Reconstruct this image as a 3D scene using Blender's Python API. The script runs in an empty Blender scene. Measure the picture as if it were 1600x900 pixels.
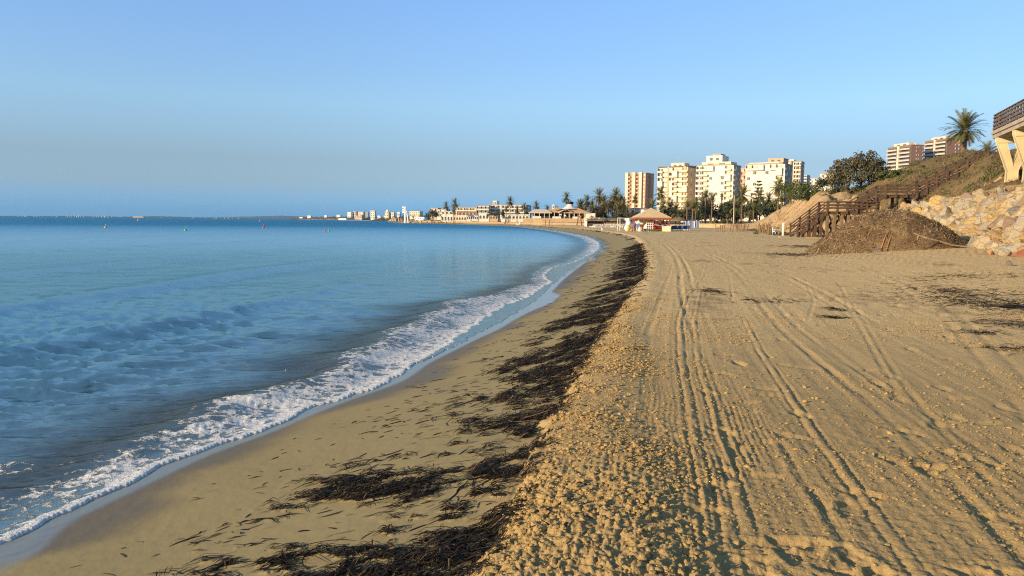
import bpy, bmesh, math, random
import numpy as np
from mathutils import Vector, Matrix

SC = bpy.context.scene
COL = SC.collection
R = math.radians
random.seed(7)
rng = np.random.default_rng(11)

# ------------------------------------------------------------------ camera
EYE = (0.0, 0.0, 2.4)
FPX = 1205.0                      # focal length in pixels of a 1600 px wide picture
PITCH, ROLL = R(4.95), R(0.57)
cam_d = bpy.data.cameras.new("camera")
cam = bpy.data.objects.new("camera", cam_d)
COL.objects.link(cam)
cam_d.sensor_width = 36.0
cam_d.lens = 36.0 * FPX / 1600.0
cam_d.clip_start, cam_d.clip_end = 0.05, 90000.0
CAMR = Matrix.Rotation(R(90) - PITCH, 3, 'X') @ Matrix.Rotation(ROLL, 3, 'Z')
cam.matrix_world = Matrix.Translation(EYE) @ CAMR.to_4x4()
SC.camera = cam

# ------------------------------------------------------------------ light
SUN_EL = R(14)
SUN_AZ = math.atan2(-0.86, -0.51)          # from +Y, clockwise: over the sea, a little behind
sun_dir = Vector((math.cos(SUN_EL) * math.sin(SUN_AZ), math.cos(SUN_EL) * math.cos(SUN_AZ), math.sin(SUN_EL)))
sun_d = bpy.data.lights.new("sun", 'SUN')
sun_d.energy = 4.8
sun_d.angle = R(0.5)
sun_d.color = (1.0, 0.76, 0.46)
sun = bpy.data.objects.new("sun", sun_d)
COL.objects.link(sun)
sun.rotation_euler = sun_dir.to_track_quat('Z', 'Y').to_euler()

world = bpy.data.worlds.new("World")
SC.world = world
world.use_nodes = True
wn, wl = world.node_tree.nodes, world.node_tree.links
wn.clear()
w_out = wn.new('ShaderNodeOutputWorld')
w_bg = wn.new('ShaderNodeBackground')
w_bg.inputs['Strength'].default_value = 0.15
sky = wn.new('ShaderNodeTexSky')
sky.sky_type = 'NISHITA'
sky.sun_disc = False
sky.sun_elevation = SUN_EL
sky.sun_rotation = SUN_AZ
sky.air_density, sky.dust_density, sky.ozone_density = 1.0, 0.3, 3.0
w_geo = wn.new('ShaderNodeTexCoord')
w_sep = wn.new('ShaderNodeSeparateXYZ')
w_ramp = wn.new('ShaderNodeValToRGB')
w_mix = wn.new('ShaderNodeMix')
w_mix.data_type, w_mix.blend_type = 'RGBA', 'MULTIPLY'
w_mix.inputs['Factor'].default_value = 1.0
wl.new(w_geo.outputs['Generated'], w_sep.inputs[0])
wl.new(w_sep.outputs['Z'], w_ramp.inputs[0])
wl.new(sky.outputs[0], w_mix.inputs['A'])
wl.new(w_ramp.outputs[0], w_mix.inputs['B'])
# the side of the sky away from the sun is a little dimmer than the clean-air model has it
w_dot = wn.new('ShaderNodeVectorMath')
w_dot.operation = 'DOT_PRODUCT'
w_dot.inputs[1].default_value = (-sun_dir.x, -sun_dir.y, 0.0)
w_dim = wn.new('ShaderNodeMapRange')
w_dim.interpolation_type = 'SMOOTHSTEP'
for k_, v_ in ((1, 0.35), (2, 1.0), (3, 1.04), (4, 0.86)):
    w_dim.inputs[k_].default_value = v_
w_mul = wn.new('ShaderNodeVectorMath')
w_mul.operation = 'SCALE'
wl.new(w_geo.outputs['Generated'], w_dot.inputs[0])
wl.new(w_dot.outputs['Value'], w_dim.inputs[0])
wl.new(w_mix.outputs['Result'], w_mul.inputs[0])
wl.new(w_dim.outputs[0], w_mul.inputs['Scale'])
wl.new(w_mul.outputs[0], w_bg.inputs['Color'])
wl.new(w_bg.outputs[0], w_out.inputs[0])
# sea haze: the lowest degrees of the sky are bluer and dimmer than clean air, all round
SKY_TINT = [(0.0, (0.20, 0.46, 1.22)), (1.0, (1.0, 1.0, 0.92)), (0.02, (0.27, 0.50, 1.08)), (0.045, (0.415, 0.50, 0.75)), (0.075, (0.505, 0.53, 0.66)),
            (0.143, (0.81, 0.83, 0.88)), (0.262, (0.95, 0.98, 1.12)), (0.5, (0.99, 1.01, 0.98))]
for i, (p, c) in enumerate(SKY_TINT):
    e = w_ramp.color_ramp.elements[i] if i < 2 else w_ramp.color_ramp.elements.new(p)
    e.position, e.color = p, (*c, 1)

SC.view_settings.view_transform = 'Standard'
SC.view_settings.look = 'None'
SC.view_settings.exposure = 0.56
SC.view_settings.gamma = 1.0
SC.view_settings.use_curve_mapping = False
SC.cycles.use_denoising = False
SC.cycles.filter_width = 1.15
SC.cycles.max_bounces = 6
SC.cycles.diffuse_bounces = 3
SC.cycles.glossy_bounces = 3
SC.cycles.transparent_max_bounces = 8


# ------------------------------------------------------------------ placing
def ray(px, py):
    return CAMR @ Vector(((px - 800) / FPX, (450 - py) / FPX, -1.0))


def at(px, py, Y):
    """World point at ground distance Y that stands at that place of the photograph."""
    d = ray(px, py)
    return Vector(EYE) + d * ((Y - EYE[1]) / d.y)


def on(px, py, z):
    d = ray(px, py)
    return Vector(EYE) + d * ((z - EYE[2]) / d.z)


def ss(t):
    t = np.clip(t, 0, 1)
    return t * t * (3 - 2 * t)


# ------------------------------------------------------------------ noise
def _h(ix, iy, seed):
    a = (ix.astype(np.int64) * 374761393 + iy.astype(np.int64) * 668265263 + seed * 1442695041) & 0xFFFFFFFF
    a = ((a ^ (a >> 13)) * 1274126177) & 0xFFFFFFFF
    a = ((a ^ (a >> 16)) * 2246822519) & 0xFFFFFFFF
    return (a ^ (a >> 15)).astype(np.float64) / 4294967296.0


def noise(x, y, seed=0):
    """Gradient noise, about -1 .. 1."""
    ix, iy = np.floor(x), np.floor(y)
    fx, fy = x - ix, y - iy
    u, v = fx * fx * fx * (fx * (fx * 6 - 15) + 10), fy * fy * fy * (fy * (fy * 6 - 15) + 10)

    def g(ox, oy):
        a = _h(ix + ox, iy + oy, seed) * 6.2831853
        return np.cos(a) * (fx - ox) + np.sin(a) * (fy - oy)
    return 1.5 * ((g(0, 0) * (1 - u) + g(1, 0) * u) * (1 - v) + (g(0, 1) * (1 - u) + g(1, 1) * u) * v)


def fbm(x, y, octs=4, seed=0, gain=0.5):
    s, a, t = 0, 1.0, 0
    for o in range(octs):
        s = s + a * noise(x * 2 ** o + 17.3 * o, y * 2 ** o - 9.1 * o, seed + o)
        t += a
        a *= gain
    return s / t * 1.4


def worley(x, y, seed=0):
    """Distance to the nearest of one random point per cell, and that cell's random number."""
    ix, iy = np.floor(x), np.floor(y)
    best = np.full(x.shape, 9.0)
    rid = np.zeros(x.shape)
    for ox in (-1, 0, 1):
        for oy in (-1, 0, 1):
            cx, cy = ix + ox, iy + oy
            px, py = cx + _h(cx, cy, seed), cy + _h(cx, cy, seed + 5)
            d = (px - x) ** 2 + (py - y) ** 2
            m = d < best
            best = np.where(m, d, best)
            rid = np.where(m, _h(cx, cy, seed + 9), rid)
    return np.sqrt(best), rid


class Curve:
    """Smooth curve x(y) through points (monotone in y)."""
    def __init__(self, pts):
        p = np.array(sorted(pts, key=lambda q: q[1]), float)
        self.y, self.x = p[:, 1], p[:, 0]
        h = np.diff(self.y)
        s = np.diff(self.x) / h
        m = np.zeros(len(self.y))
        m[1:-1] = (s[:-1] * h[1:] + s[1:] * h[:-1]) / (h[1:] + h[:-1])
        m[0], m[-1] = s[0], s[-1]
        self.m = m

    def __call__(self, y):
        y = np.asarray(y, float)
        i = np.clip(np.searchsorted(self.y, y) - 1, 0, len(self.y) - 2)
        h = self.y[i + 1] - self.y[i]
        t = (y - self.y[i]) / h
        tc = np.clip(t, 0, 1)
        a = (1 + 2 * tc) * (1 - tc) ** 2 * self.x[i] + tc * (1 - tc) ** 2 * h * self.m[i] + tc ** 2 * (3 - 2 * tc) * self.x[i + 1] + tc ** 2 * (tc - 1) * h * self.m[i + 1]
        return a + np.where(t < 0, t, np.where(t > 1, t - 1, 0)) * h * np.where(t < 0, self.m[i], self.m[i + 1])

    def cos(self, y):
        e = 0.5 + np.abs(y) * 0.01
        d = (self(y + e) - self(y - e)) / (2 * e)
        return 1 / np.sqrt(1 + d * d)


# waterline, berm edge and foot of the bluff as curves x(y), read off the photograph
_wl = [on(px, py, 0.1) for px, py in ((0, 838), (150, 772), (300, 705), (400, 670), (500, 630), (600, 596), (650, 566), (700, 542), (755, 515), (822, 478), (872, 436), (905, 412), (938, 388))]
SHORE = Curve([(-9.0, -2.0)] + [(p.x, p.y) for p in _wl] + [(11.4, 108), (11.9, 160), (9.0, 240), (3.5, 320), (-24, 450), (-58, 560), (-100, 640)])
_bl = [on(px, py, 0.72) for px, py in ((735, 895), (790, 790), (850, 668), (888, 600), (930, 530), (968, 478), (1000, 435), (1006, 405), (1002, 388))]
BERM = Curve([(-1.0, 0.0)] + [(p.x, p.y) for p in _bl] + [(14.4, 95), (16.3, 130), (16.8, 160), (14.2, 240), (9.0, 320), (-17, 450), (-50, 560), (-92, 640)])
FOOT = Curve([(15.0, 12), (17.2, 24), (19.4, 30), (25, 43), (29.2, 58), (30.8, 70), (31.6, 83), (36, 105), (41.5, 125), (50, 170), (57, 230), (36, 300), (10, 360), (-17, 450), (-48, 560), (-90, 640)])


def sand_macro(x, y):
    """Height of the beach without its texture."""
    x, y = np.asarray(x, float), np.asarray(y, float)
    d = (x - SHORE(y)) * SHORE.cos(y)
    c = (x - BERM(y)) * BERM.cos(y)
    w = np.maximum(d - c, 1.0)
    t = np.clip(d / w, 0, 1)
    z = np.where(d < 0, np.maximum(0.06 + 0.10 * d, -1.6), 0.06 + 0.62 * (0.75 * t + 0.25 * t * t))
    z = z + np.where(c > 0, 0.15 * (1 - np.exp(-c / 0.35)) + 0.010 * np.minimum(c, 30), 0)
    e = x - FOOT(y)
    z = z + 0.34 * ss(1 + e / 9.0) * ss((75 - y) / 30)
    return z


def on_sand(px, py, dz=0.0):
    z = 1.0
    for _ in range(12):
        p = on(px, py, z)
        z = 0.5 * z + 0.5 * float(sand_macro(p.x, p.y))
    return Vector((p.x, p.y, float(sand_macro(p.x, p.y)) + dz))


_ky = np.array([12, 45, 60, 72, 78, 90, 98, 108, 140, 175, 230, 300, 640.])
def bluff_macro(x, y):
    x, y = np.asarray(x, float), np.asarray(y, float)
    e = (x - FOOT(y)) * FOOT.cos(y)
    k = lambda *v: np.interp(y, _ky, v)
    h1 = k(2.9, 2.9, 2.5, 0.5, 0.4, 0.4, 3.2, 5.2, 5.0, 1.6, 0.9, 0.9, 0.9)      # first rise
    w1 = k(2.3, 2.3, 2.6, 4.0, 5.0, 5.0, 6.0, 6.5, 7.0, 4.0, 1.0, 1.0, 1.0)
    o2 = k(2.8, 2.8, 3.0, 3.5, 4.0, 4.0, 6.0, 7.0, 8.0, 6.0, 4.0, 6.0, 6.0)      # second rise
    h2 = k(7.2, 7.2, 7.4, 8.6, 8.6, 8.8, 7.0, 5.6, 5.0, 5.5, 2.5, 1.6, 1.2)
    w2 = k(14, 14, 14, 17, 18, 17.5, 17, 17, 20, 40, 60, 80, 80)
    return 1.0 + 0.3 * ss((75 - y) / 30) + h1 * ss(e / w1) + h2 * ss((e - o2) / w2) + 0.02 * np.clip(e - 30, 0, 400) * ss((250 - y) / 120) - 0.5 * ss(-e / 1.5)


def ground(x, y):
    return float(max(sand_macro(x, y), bluff_macro(x, y) if x > float(FOOT(y)) else -9))


# ------------------------------------------------------------------ mesh helpers
def tag(o, label=None, cat=None, group=None, kind=None):
    for k, v in (('label', label), ('category', cat), ('group', group), ('kind', kind)):
        if v:
            o[k] = v
    return o


def link(name, me, mat=None, parent=None, **kw):
    o = bpy.data.objects.new(name, me)
    COL.objects.link(o)
    if mat is not None and len(me.materials) == 0:
        for m in (mat if isinstance(mat, (list, tuple)) else [mat]):
            me.materials.append(m)
    if parent is not None:
        o.parent = parent
    return tag(o, **kw) if kw else o


def empty(name, loc, rz=0.0, label=None, cat=None, group=None):
    o = bpy.data.objects.new(name, None)
    COL.objects.link(o)
    o.empty_display_size = 0.2
    o.location = loc
    o.rotation_euler = (0, 0, rz)
    return tag(o, label, cat, group)


def np_mesh(name, v, f, smooth=False, attrs=None, mi=None):
    """Mesh from numpy arrays: v (n,3); f (m,3) or (m,4), or a list of both kinds."""
    me = bpy.data.meshes.new(name)
    fs = f if isinstance(f, list) else [f]
    fs = [a for a in fs if len(a)]
    v = np.asarray(v, np.float32)
    me.vertices.add(len(v))
    me.vertices.foreach_set('co', v.ravel())
    li = np.concatenate([np.asarray(a).ravel() for a in fs]).astype(np.int32)
    ct = np.concatenate([np.full(len(a), a.shape[1]) for a in fs]).astype(np.int32)
    me.loops.add(len(li))
    me.loops.foreach_set('vertex_index', li)
    me.polygons.add(len(ct))
    me.polygons.foreach_set('loop_start', np.concatenate([[0], np.cumsum(ct)[:-1]]).astype(np.int32))
    me.polygons.foreach_set('use_smooth', np.full(len(ct), smooth))
    if mi is not None:
        me.polygons.foreach_set('material_index', np.asarray(mi, np.int32))
    me.update(calc_edges=True)
    for k, a in (attrs or {}).items():
        at_ = me.attributes.new(k, 'FLOAT', 'POINT')
        at_.data.foreach_set('value', np.asarray(a, np.float32).ravel())
    me.validate()
    return me


def grid_faces(nr, nc, keep=None):
    i = np.arange(nr - 1)[:, None] * nc + np.arange(nc - 1)[None, :]
    q = np.stack([i, i + 1, i + nc + 1, i + nc], -1).reshape(-1, 4)
    if keep is not None:
        q = q[keep.reshape(-1)[q].any(1)]
    return q


def compact(v, f, attrs=None):
    used = np.unique(f)
    m = np.zeros(len(v), np.int64)
    m[used] = np.arange(len(used))
    return v[used], m[f], {k: a.ravel()[used] for k, a in (attrs or {}).items()}


# ------------------------------------------------------------------ materials
MATS = {}


class NT:
    """A small helper to wire a material's nodes."""
    def __init__(self, name):
        self.m = bpy.data.materials.new(name)
        self.m.use_nodes = True
        self.t = self.m.node_tree
        self.b = self.t.nodes['Principled BSDF']

    def n(self, typ, **props):
        nd = self.t.nodes.new(typ)
        for k, v in props.items():
            if k.startswith('_'):
                setattr(nd, k[1:], v)
        for k, v in props.items():
            if not k.startswith('_'):
                key = int(k[1:]) if k[0] == 'i' and k[1:].isdigit() else k.replace('__', ' ')
                self.put(nd.inputs[key], v)
        return nd

    def put(self, sock, v):
        if hasattr(v, 'links') or hasattr(v, 'is_output'):
            self.t.links.new(v, sock)
        elif isinstance(v, tuple) and len(v) == 3 and sock.type == 'RGBA':
            sock.default_value = (*v, 1)
        else:
            sock.default_value = v

    def attr(self, name):
        return self.n('ShaderNodeAttribute', _attribute_name=name).outputs['Fac']

    def pos(self, scale=(1, 1, 1), obj=False):
        c = self.n('ShaderNodeTexCoord').outputs['Object'] if obj else self.n('ShaderNodeNewGeometry').outputs['Position']
        if scale == (1, 1, 1):
            return c
        return self.n('ShaderNodeVectorMath', _operation='MULTIPLY', i0=c, i1=scale).outputs[0]

    def noise(self, scale, detail=4, rough=0.55, vec=None, dist=0.0):
        k = dict(Scale=scale, Detail=detail, Roughness=rough, Distortion=dist)
        if vec is not None:
            k['Vector'] = vec
        return self.n('ShaderNodeTexNoise', **k).outputs['Fac']

    def voro(self, scale, vec=None, feature='F1', out='Distance'):
        k = dict(Scale=scale)
        if vec is not None:
            k['Vector'] = vec
        return self.n('ShaderNodeTexVoronoi', _feature=feature, **k).outputs[out]

    def math(self, op, a, b=0.0, c=None, clamp=False):
        k = dict(i0=a, i1=b)
        if c is not None:
            k['i2'] = c
        return self.n('ShaderNodeMath', _operation=op, _use_clamp=clamp, **k).outputs[0]

    def ramp(self, fac, *stops):
        r = self.n('ShaderNodeValToRGB', Fac=fac)
        for i, (p, c) in enumerate(stops):
            e = r.color_ramp.elements[i] if i < 2 else r.color_ramp.elements.new(p)
            e.position = p
            e.color = (*c, 1) if isinstance(c, tuple) else (c, c, c, 1)
        return r.outputs[0]

    def rng(self, fac, a, b, c=0.0, d=1.0):
        return self.n('ShaderNodeMapRange', _clamp=True, i0=fac, i1=a, i2=b, i3=c, i4=d).outputs[0]

    def mix(self, fac, a, b, mode='MIX'):
        nd = self.n('ShaderNodeMix', _data_type='RGBA', _blend_type=mode)
        self.put(nd.inputs[0], fac)
        self.put(nd.inputs['A'] if False else nd.inputs[6], a)
        self.put(nd.inputs[7], b)
        return nd.outputs[2]

    def bump(self, h, strength=0.5, dist=0.02, normal=None):
        k = dict(Height=h, Strength=strength, Distance=dist)
        if normal is not None:
            k['Normal'] = normal
        return self.n('ShaderNodeBump', **k).outputs[0]

    def set(self, **kw):
        for k, v in kw.items():
            self.put(self.b.inputs[k.replace('__', ' ')], v)
        return self.m


def simple(name, col, rough=0.8, var=0.12, scale=3.0, bump=0.0, bscale=20.0, spec=0.3, obj=False, **kw):
    """A plain procedural material: colour with grain, a little relief."""
    if name in MATS:
        return MATS[name]
    t = NT(name)
    p = t.pos(obj=obj)
    n = t.noise(scale, 5, 0.6, p)
    lo = tuple(c * (1 - 1.6 * var) for c in col)
    hi = tuple(min(1, c * (1 + 1.6 * var)) for c in col)
    t.set(Base__Color=t.ramp(n, (0.3, lo), (0.7, hi)), Roughness=rough, Specular__IOR__Level=spec, **kw)
    if bump:
        t.set(Normal=t.bump(t.noise(bscale, 4, 0.6, p), bump, 0.02))
    MATS[name] = t.m
    return t.m

# ================================================================== BEACH
def seg_dist(x, y, pts):
    """Distance to a polyline and the position along it."""
    best = np.full(x.shape, 1e9)
    side = np.zeros(x.shape)
    along = np.zeros(x.shape)
    L = 0.0
    for (ax, ay), (bx, by) in zip(pts[:-1], pts[1:]):
        dx, dy = bx - ax, by - ay
        l2 = dx * dx + dy * dy
        t = np.clip(((x - ax) * dx + (y - ay) * dy) / l2, 0, 1)
        qx, qy = x - ax - t * dx, y - ay - t * dy
        d = np.hypot(qx, qy)
        m = d < best
        best = np.where(m, d, best)
        side = np.where(m, np.sign(dx * qy - dy * qx) * d, side)
        along = np.where(m, L + t * math.sqrt(l2), along)
        L += math.sqrt(l2)
    return best, side, along


def weed_mask(x, y, d, c):
    """0..1: how thick the dead sea grass lies on the foreshore."""
    w = np.maximum(d - c, 1.0)
    t = d / w                                              # 0 waterline, 1 berm edge
    far = ss((y - 9) / 25)
    band = ss((t - 0.30 - 0.22 * far) / 0.34) * ss((1.06 - t) / 0.08)
    s = y + 0.08 * x
    warp = 0.6 * noise(x * 1.1, y * 1.1, 31)
    arcs = 1 - 2.2 * np.abs(noise(x * 1.15 + warp, s * 1.8 + 1.0 * noise(x * 1.3, s * 0.8, 33), 32))       # curved tide lines
    fine = noise(x * 4.2, s * 8.5, 34)
    frag = noise(x * 11, s * 16, 36)
    v = arcs * 0.34 + fine * 0.42 + frag * 0.34 + 0.70 * (t - 0.74) + 0.06 * far - 0.21 + 0.50 * noise(x * 0.45, s * 0.9, 37)
    v = v - 0.45 * (1 - ss((t - 0.25) / 0.35))
    return np.clip(v / 0.24, 0, 1) * band


def flat_pts(pix, z=0.87):
    return [(p.x, p.y) for p in (on(a, b, z) for a, b in pix)]


TRACKS = [   # (pixels along the line, half width, depth, kind)
    ([(1122, 905), (1102, 760), (1080, 640), (1066, 560), (1062, 500), (1072, 462), (1098, 430), (1104, 412)], 0.055, 0.045, 'ridge'),
    ([(1192, 905), (1160, 790), (1122, 660), (1092, 560), (1085, 500), (1095, 450)], 0.05, 0.035, 'ridge'),
    ([(1450, 905), (1400, 838), (1335, 752), (1270, 668), (1225, 600), (1188, 545), (1165, 500)], 0.05, 0.04, 'ridge'),
    ([(1640, 930), (1560, 830), (1470, 730), (1400, 660), (1310, 590), (1250, 540)], 0.07, 0.03, 'groove'),
    ([(1640, 850), (1560, 772), (1490, 690), (1420, 610), (1385, 560), (1350, 500), (1325, 465), (1310, 445)], 0.05, 0.028, 'groove'),
    ([(1400, 612), (1360, 540), (1325, 480), (1318, 455), (1305, 440)], 0.05, 0.03, 'groove'),
    ([(1640, 660), (1560, 570), (1490, 500), (1420, 455), (1340, 420), (1240, 400), (1140, 385)], 0.16, 0.05, 'ridge'),
    ([(1300, 470), (1255, 440), (1215, 418), (1165, 398)], 0.06, 0.03, 'groove'),
    ([(1262, 500), (1272, 470), (1262, 448), (1258, 436)], 0.05, 0.03, 'groove'),
    ([(1010, 520), (1045, 430), (1050, 412), (1030, 398)], 0.07, 0.03, 'groove'),
    ([(1145, 470), (1140, 430), (1120, 405)], 0.05, 0.03, 'groove'),
    ([(1290, 790), (1250, 740), (1225, 690)], 0.05, 0.03, 'groove'),
    ([(1360, 905), (1310, 820), (1270, 760)], 0.06, 0.04, 'groove'),
    ([(1700, 980), (1610, 880), (1530, 790), (1450, 715)], 0.06, 0.035, 'groove'),
]
TRACKS = [(flat_pts(p), w, dp, k) for p, w, dp, k in TRACKS]
_rt = random.Random(9)
_c = 1.35
while _c < 17:
    # pairs of wheel lines that follow the beach, one every metre or so across it
    for c0 in (_c, _c + 0.28):
        ys_ = np.geomspace(4.5, 150, 34)
        ph_ = _rt.uniform(0, 6)
        TRACKS.append(([(float(BERM(v)) + c0 / float(BERM.cos(v)) + 0.22 * math.sin(1.3 * _c + 3.1 * math.log(v)) * min(1.5, (v / 30) ** .5), float(v)) for v in ys_],
                       _rt.uniform(.035, .055), _rt.uniform(.020, .034), 'far'))
    _c += _rt.uniform(0.8, 1.5)
PATCHES = [(p.x, p.y, ru, rv, am) for p, ru, rv, am in ((on_sand(1545, 462), 1.5, 2.6, .5), (on_sand(1592, 478), .9, 1.5, .8), (on_sand(1500, 470), .8, 1.2, .4), (on_sand(1302, 496), .20, .22, 1.), (on_sand(1110, 455), .35, .8, .35),
                                                       (on_sand(1305, 484), .12, .3, .5), (on_sand(1480, 455), .7, 1.4, .35), (on_sand(1260, 385), 1.5, 2.5, .35), (on_sand(1590, 545), .5, .3, .6), (on_sand(1420, 388), 1.2, .8, .4), (on_sand(1575, 505), .6, .5, .5), (on_sand(1530, 520), .35, .3, .5), (on_sand(1505, 432), 1.6, 1.2, .3), (on_sand(1235, 398), 1.0, 2.0, .3), (on_sand(1205, 470), .5, .6, .3))]
PRINTS = []
_pr = random.Random(5)
for px, py, n, sx, sy in ((1150, 600, 10, 60, 60), (1420, 700, 11, 110, 90), (1480, 640, 9, 70, 40), (1300, 560, 8, 90, 40), (1250, 760, 7, 80, 70), (1530, 800, 5, 60, 60),
                          (1350, 850, 8, 120, 40), (1150, 700, 8, 40, 80), (1200, 430, 20, 160, 25), (1480, 420, 30, 90, 22), (1300, 455, 34, 150, 35), (1520, 510, 26, 70, 40), (1180, 480, 16, 60, 40)):
    for _ in range(n):
        p = on(px + _pr.gauss(0, 1) * sx, min(895, max(385, py + _pr.gauss(0, 1) * sy)), 0.87)
        PRINTS.append((p.x, p.y, _pr.uniform(-0.5, 0.6) + (0 if _pr.random() < .6 else 1.2)))


def sand_detail(x, y, cell, cellx=None):
    """Relief, wetness, weed and litter on the sand, band-limited by the mesh's cell size."""
    d = (x - SHORE(y)) * SHORE.cos(y)
    c = (x - BERM(y)) * BERM.cos(y)
    lob = 0.10 * noise(y * 0.9, x * 0.2, 3) + 0.05 * noise(y * 2.3, x * 0.3, 4)
    w_ = np.maximum(d - c, 1.0)
    t = d / w_
    z = np.zeros_like(x)
    lim = lambda wl: np.clip(wl / (2.2 * cell) - 0.6, 0, 1)
    dry = ss((c + 0.12) / 0.28)                                   # landward of the berm edge
    # foreshore: smooth, faint low swash undulations
    z += (1 - dry) * 0.018 * noise(x * 0.7, y * 0.7, 6) * ss(t / 0.3)
    z += (1 - dry) * 0.0022 * fbm(x * 9, y * 9, 3, 7) * lim(0.11)
    # thick sea grass lifts the surface
    weed = weed_mask(x, y, d, c)
    wz = np.abs(noise(x * 22, y * 26, 41)) * 0.6 + np.abs(noise(x * 47, y * 50, 42)) * 0.4
    z += weed * (0.006 + 0.028 * wz * lim(0.04)) * (1 - 0.5 * dry)
    # berm of clods thrown up by the beach cleaner
    cw = 0.38 + 0.22 * noise(y * 0.8, 3.3, 12) + 0.25 * ss((9 - y) / 6)
    edge = c + 0.16 * noise(x * 1.7, y * 1.7, 13) + 0.09 * noise(x * 6, y * 6, 14)
    berm = ss(edge / 0.10) * ss((cw + 0.5 - c) / 0.5)
    z += berm * 0.05
    rough = berm + 0.75 * ss((noise(x * 0.9 + 3, y * 0.32, 15) - 0.12 + 0.25 * ss((1.9 - c) / 1.2)) / 0.3) * dry * ss((9 - c) / 5)
    rough = np.clip(rough, 0, 1)
    wx, wy = x + 0.03 * noise(x * 14, y * 14, 54), y + 0.03 * noise(x * 14, y * 14, 55)
    for sc, amp, sd in ((17, 0.020, 51), (31, 0.015, 52), (58, 0.009, 53)):
        L = lim(0.8 / sc)
        if L.max() > 0:
            f, rid = worley(wx * sc, wy * sc, sd)
            dome = np.clip(1 - (f / (0.34 + 0.34 * rid)) ** 2, 0, 1) ** 0.7 * (rid > 0.3)
            z += L * dome * amp * (0.05 + 0.95 * rough) * dry * (0.4 + 0.6 * rid)
    z += rough * dry * 0.008 * fbm(x * 5, y * 5, 3, 56) * lim(0.15)
    # scraped strips along the beach
    along = c
    lane = 0.5 * noise(x * 0.25, y * 0.25, 61)
    z += dry * 0.005 * noise(along * 3.2 + lane, y * 0.10, 62) * (1 - 0.4 * rough)
    z += dry * 0.0045 * noise(along * 9.5 + lane, y * 0.25, 63) * lim(0.1)
    limx = lambda wl: np.clip(wl / (2.2 * (cell if cellx is None else cellx)) - 0.6, 0, 1)
    wob = 0.03 * noise(y * 0.35, x * 0.2, 60)
    z += dry * 0.0042 * noise((along + wob) * 12, y * 0.10, 74) * limx(0.08) * (1 - 0.5 * rough)
    z += dry * 0.0030 * noise((along + wob) * 27, y * 0.16, 75) * limx(0.04) * (1 - 0.5 * rough)
    rake = np.maximum(ss((noise(along * 0.8, y * 0.30, 64) - 0.02) / 0.25), np.exp(-((along - 0.95 - 0.15 * noise(y * .4, 2.2, 59)) / 0.28) ** 2))
    z += dry * rake * 0.0055 * np.sin(along * 140 + 3 * noise(x * 2, y * 1.0, 65)) * lim(0.06) * ss((7 - c) / 2) * (1 - 0.6 * rough)
    z += dry * 0.007 * fbm(x * 1.2, y * 1.2, 3, 66) * ss((c - 0.2) / 1)
    z += dry * 0.0075 * fbm(x * 13, y * 21, 4, 67) * lim(0.08) * (1 + 0.6 * ss((c - 3) / 2))
    z += dry * 0.0060 * fbm(x * 34, y * 44, 3, 57) * lim(0.03)
    # small wavy scrape ripples, crests running across the tracks
    rip = noise(x * 6.0, y * 17 + 1.8 * noise(x * 3, y * 3, 68), 69)
    z += dry * 0.0045 * np.abs(rip) * lim(0.06) * ss((c - 1.8) / 1.5) * (0.35 + 0.65 * ss(0.5 + 1.5 * noise(x * 0.6, y * 0.4, 58)))
    for pts, hw, dp, kind in TRACKS:
        x0, x1 = min(p[0] for p in pts) - 0.6, max(p[0] for p in pts) + 0.6
        y0, y1 = min(p[1] for p in pts) - 0.6, max(p[1] for p in pts) + 0.6
        m = (x > x0) & (x < x1) & (y > y0) & (y < y1)
        if not m.any():
            continue
        _, s, al = seg_dist(x[m] + 0.009 * noise(y[m] * 2.5, x[m], 71), y[m], pts)
        lm = np.clip(hw * 2.5 / (cell if cellx is None else cellx)[m] - 0.5, 0, 1)
        hw, dp = hw * 0.55, dp * 0.28
        if kind == 'far':
            hw = hw * (1 + y[m] / 16)
            dp = dp * np.clip(0.5 + y[m] / 8, 0, 4.5) * ss(0.55 + 0.9 * noise(al * 0.12, al * 0 + dp * 900, 77))
        q = s / hw
        fade = 0.65 + 0.5 * noise(al * 1.3, al * 0 + float(np.mean(hw)) * 99, 72)
        if kind == 'ridge':
            prof = 0.9 * np.exp(-q * q * 1.3) - 0.95 * np.exp(-((np.abs(q) - 1.6) / 0.5) ** 2) + 0.25 * np.exp(-((np.abs(q) - 2.6) / 0.6) ** 2)
            prof = prof + 0.22 * np.sign(np.sin(al * 95)) * np.exp(-((np.abs(q) - 1.6) / 0.5) ** 2)
        else:
            prof = -np.exp(-q * q) + 0.5 * np.exp(-((np.abs(q) - 1.8) / 0.6) ** 2) + 0.18 * np.cos(q * 9) * np.exp(-(q / 3) ** 4)
        z[m] = z[m] + dp * prof * fade * lm
    for px, py, a in PRINTS:
        m = (np.abs(x - px) < 0.3) & (np.abs(y - py) < 0.3)
        if m.any():
            u = (x[m] - px) * math.cos(a) + (y[m] - py) * math.sin(a)
            v = -(x[m] - px) * math.sin(a) + (y[m] - py) * math.cos(a)
            rr = np.sqrt((u / 0.055) ** 2 + (v / 0.13) ** 2)
            z[m] = z[m] - 0.015 * ss((1.15 - rr + 0.5 * noise(x[m] * 12, y[m] * 12, 73)) / 0.4) + 0.004 * np.exp(-((rr - 1.45) / 0.3) ** 2)
    # churned, trodden sand near the dunes
    churn = ss((c - 5) / 6)
    z += churn * 0.03 * fbm(x * 0.9, y * 0.9, 3, 76) * lim(0.8)
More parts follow.
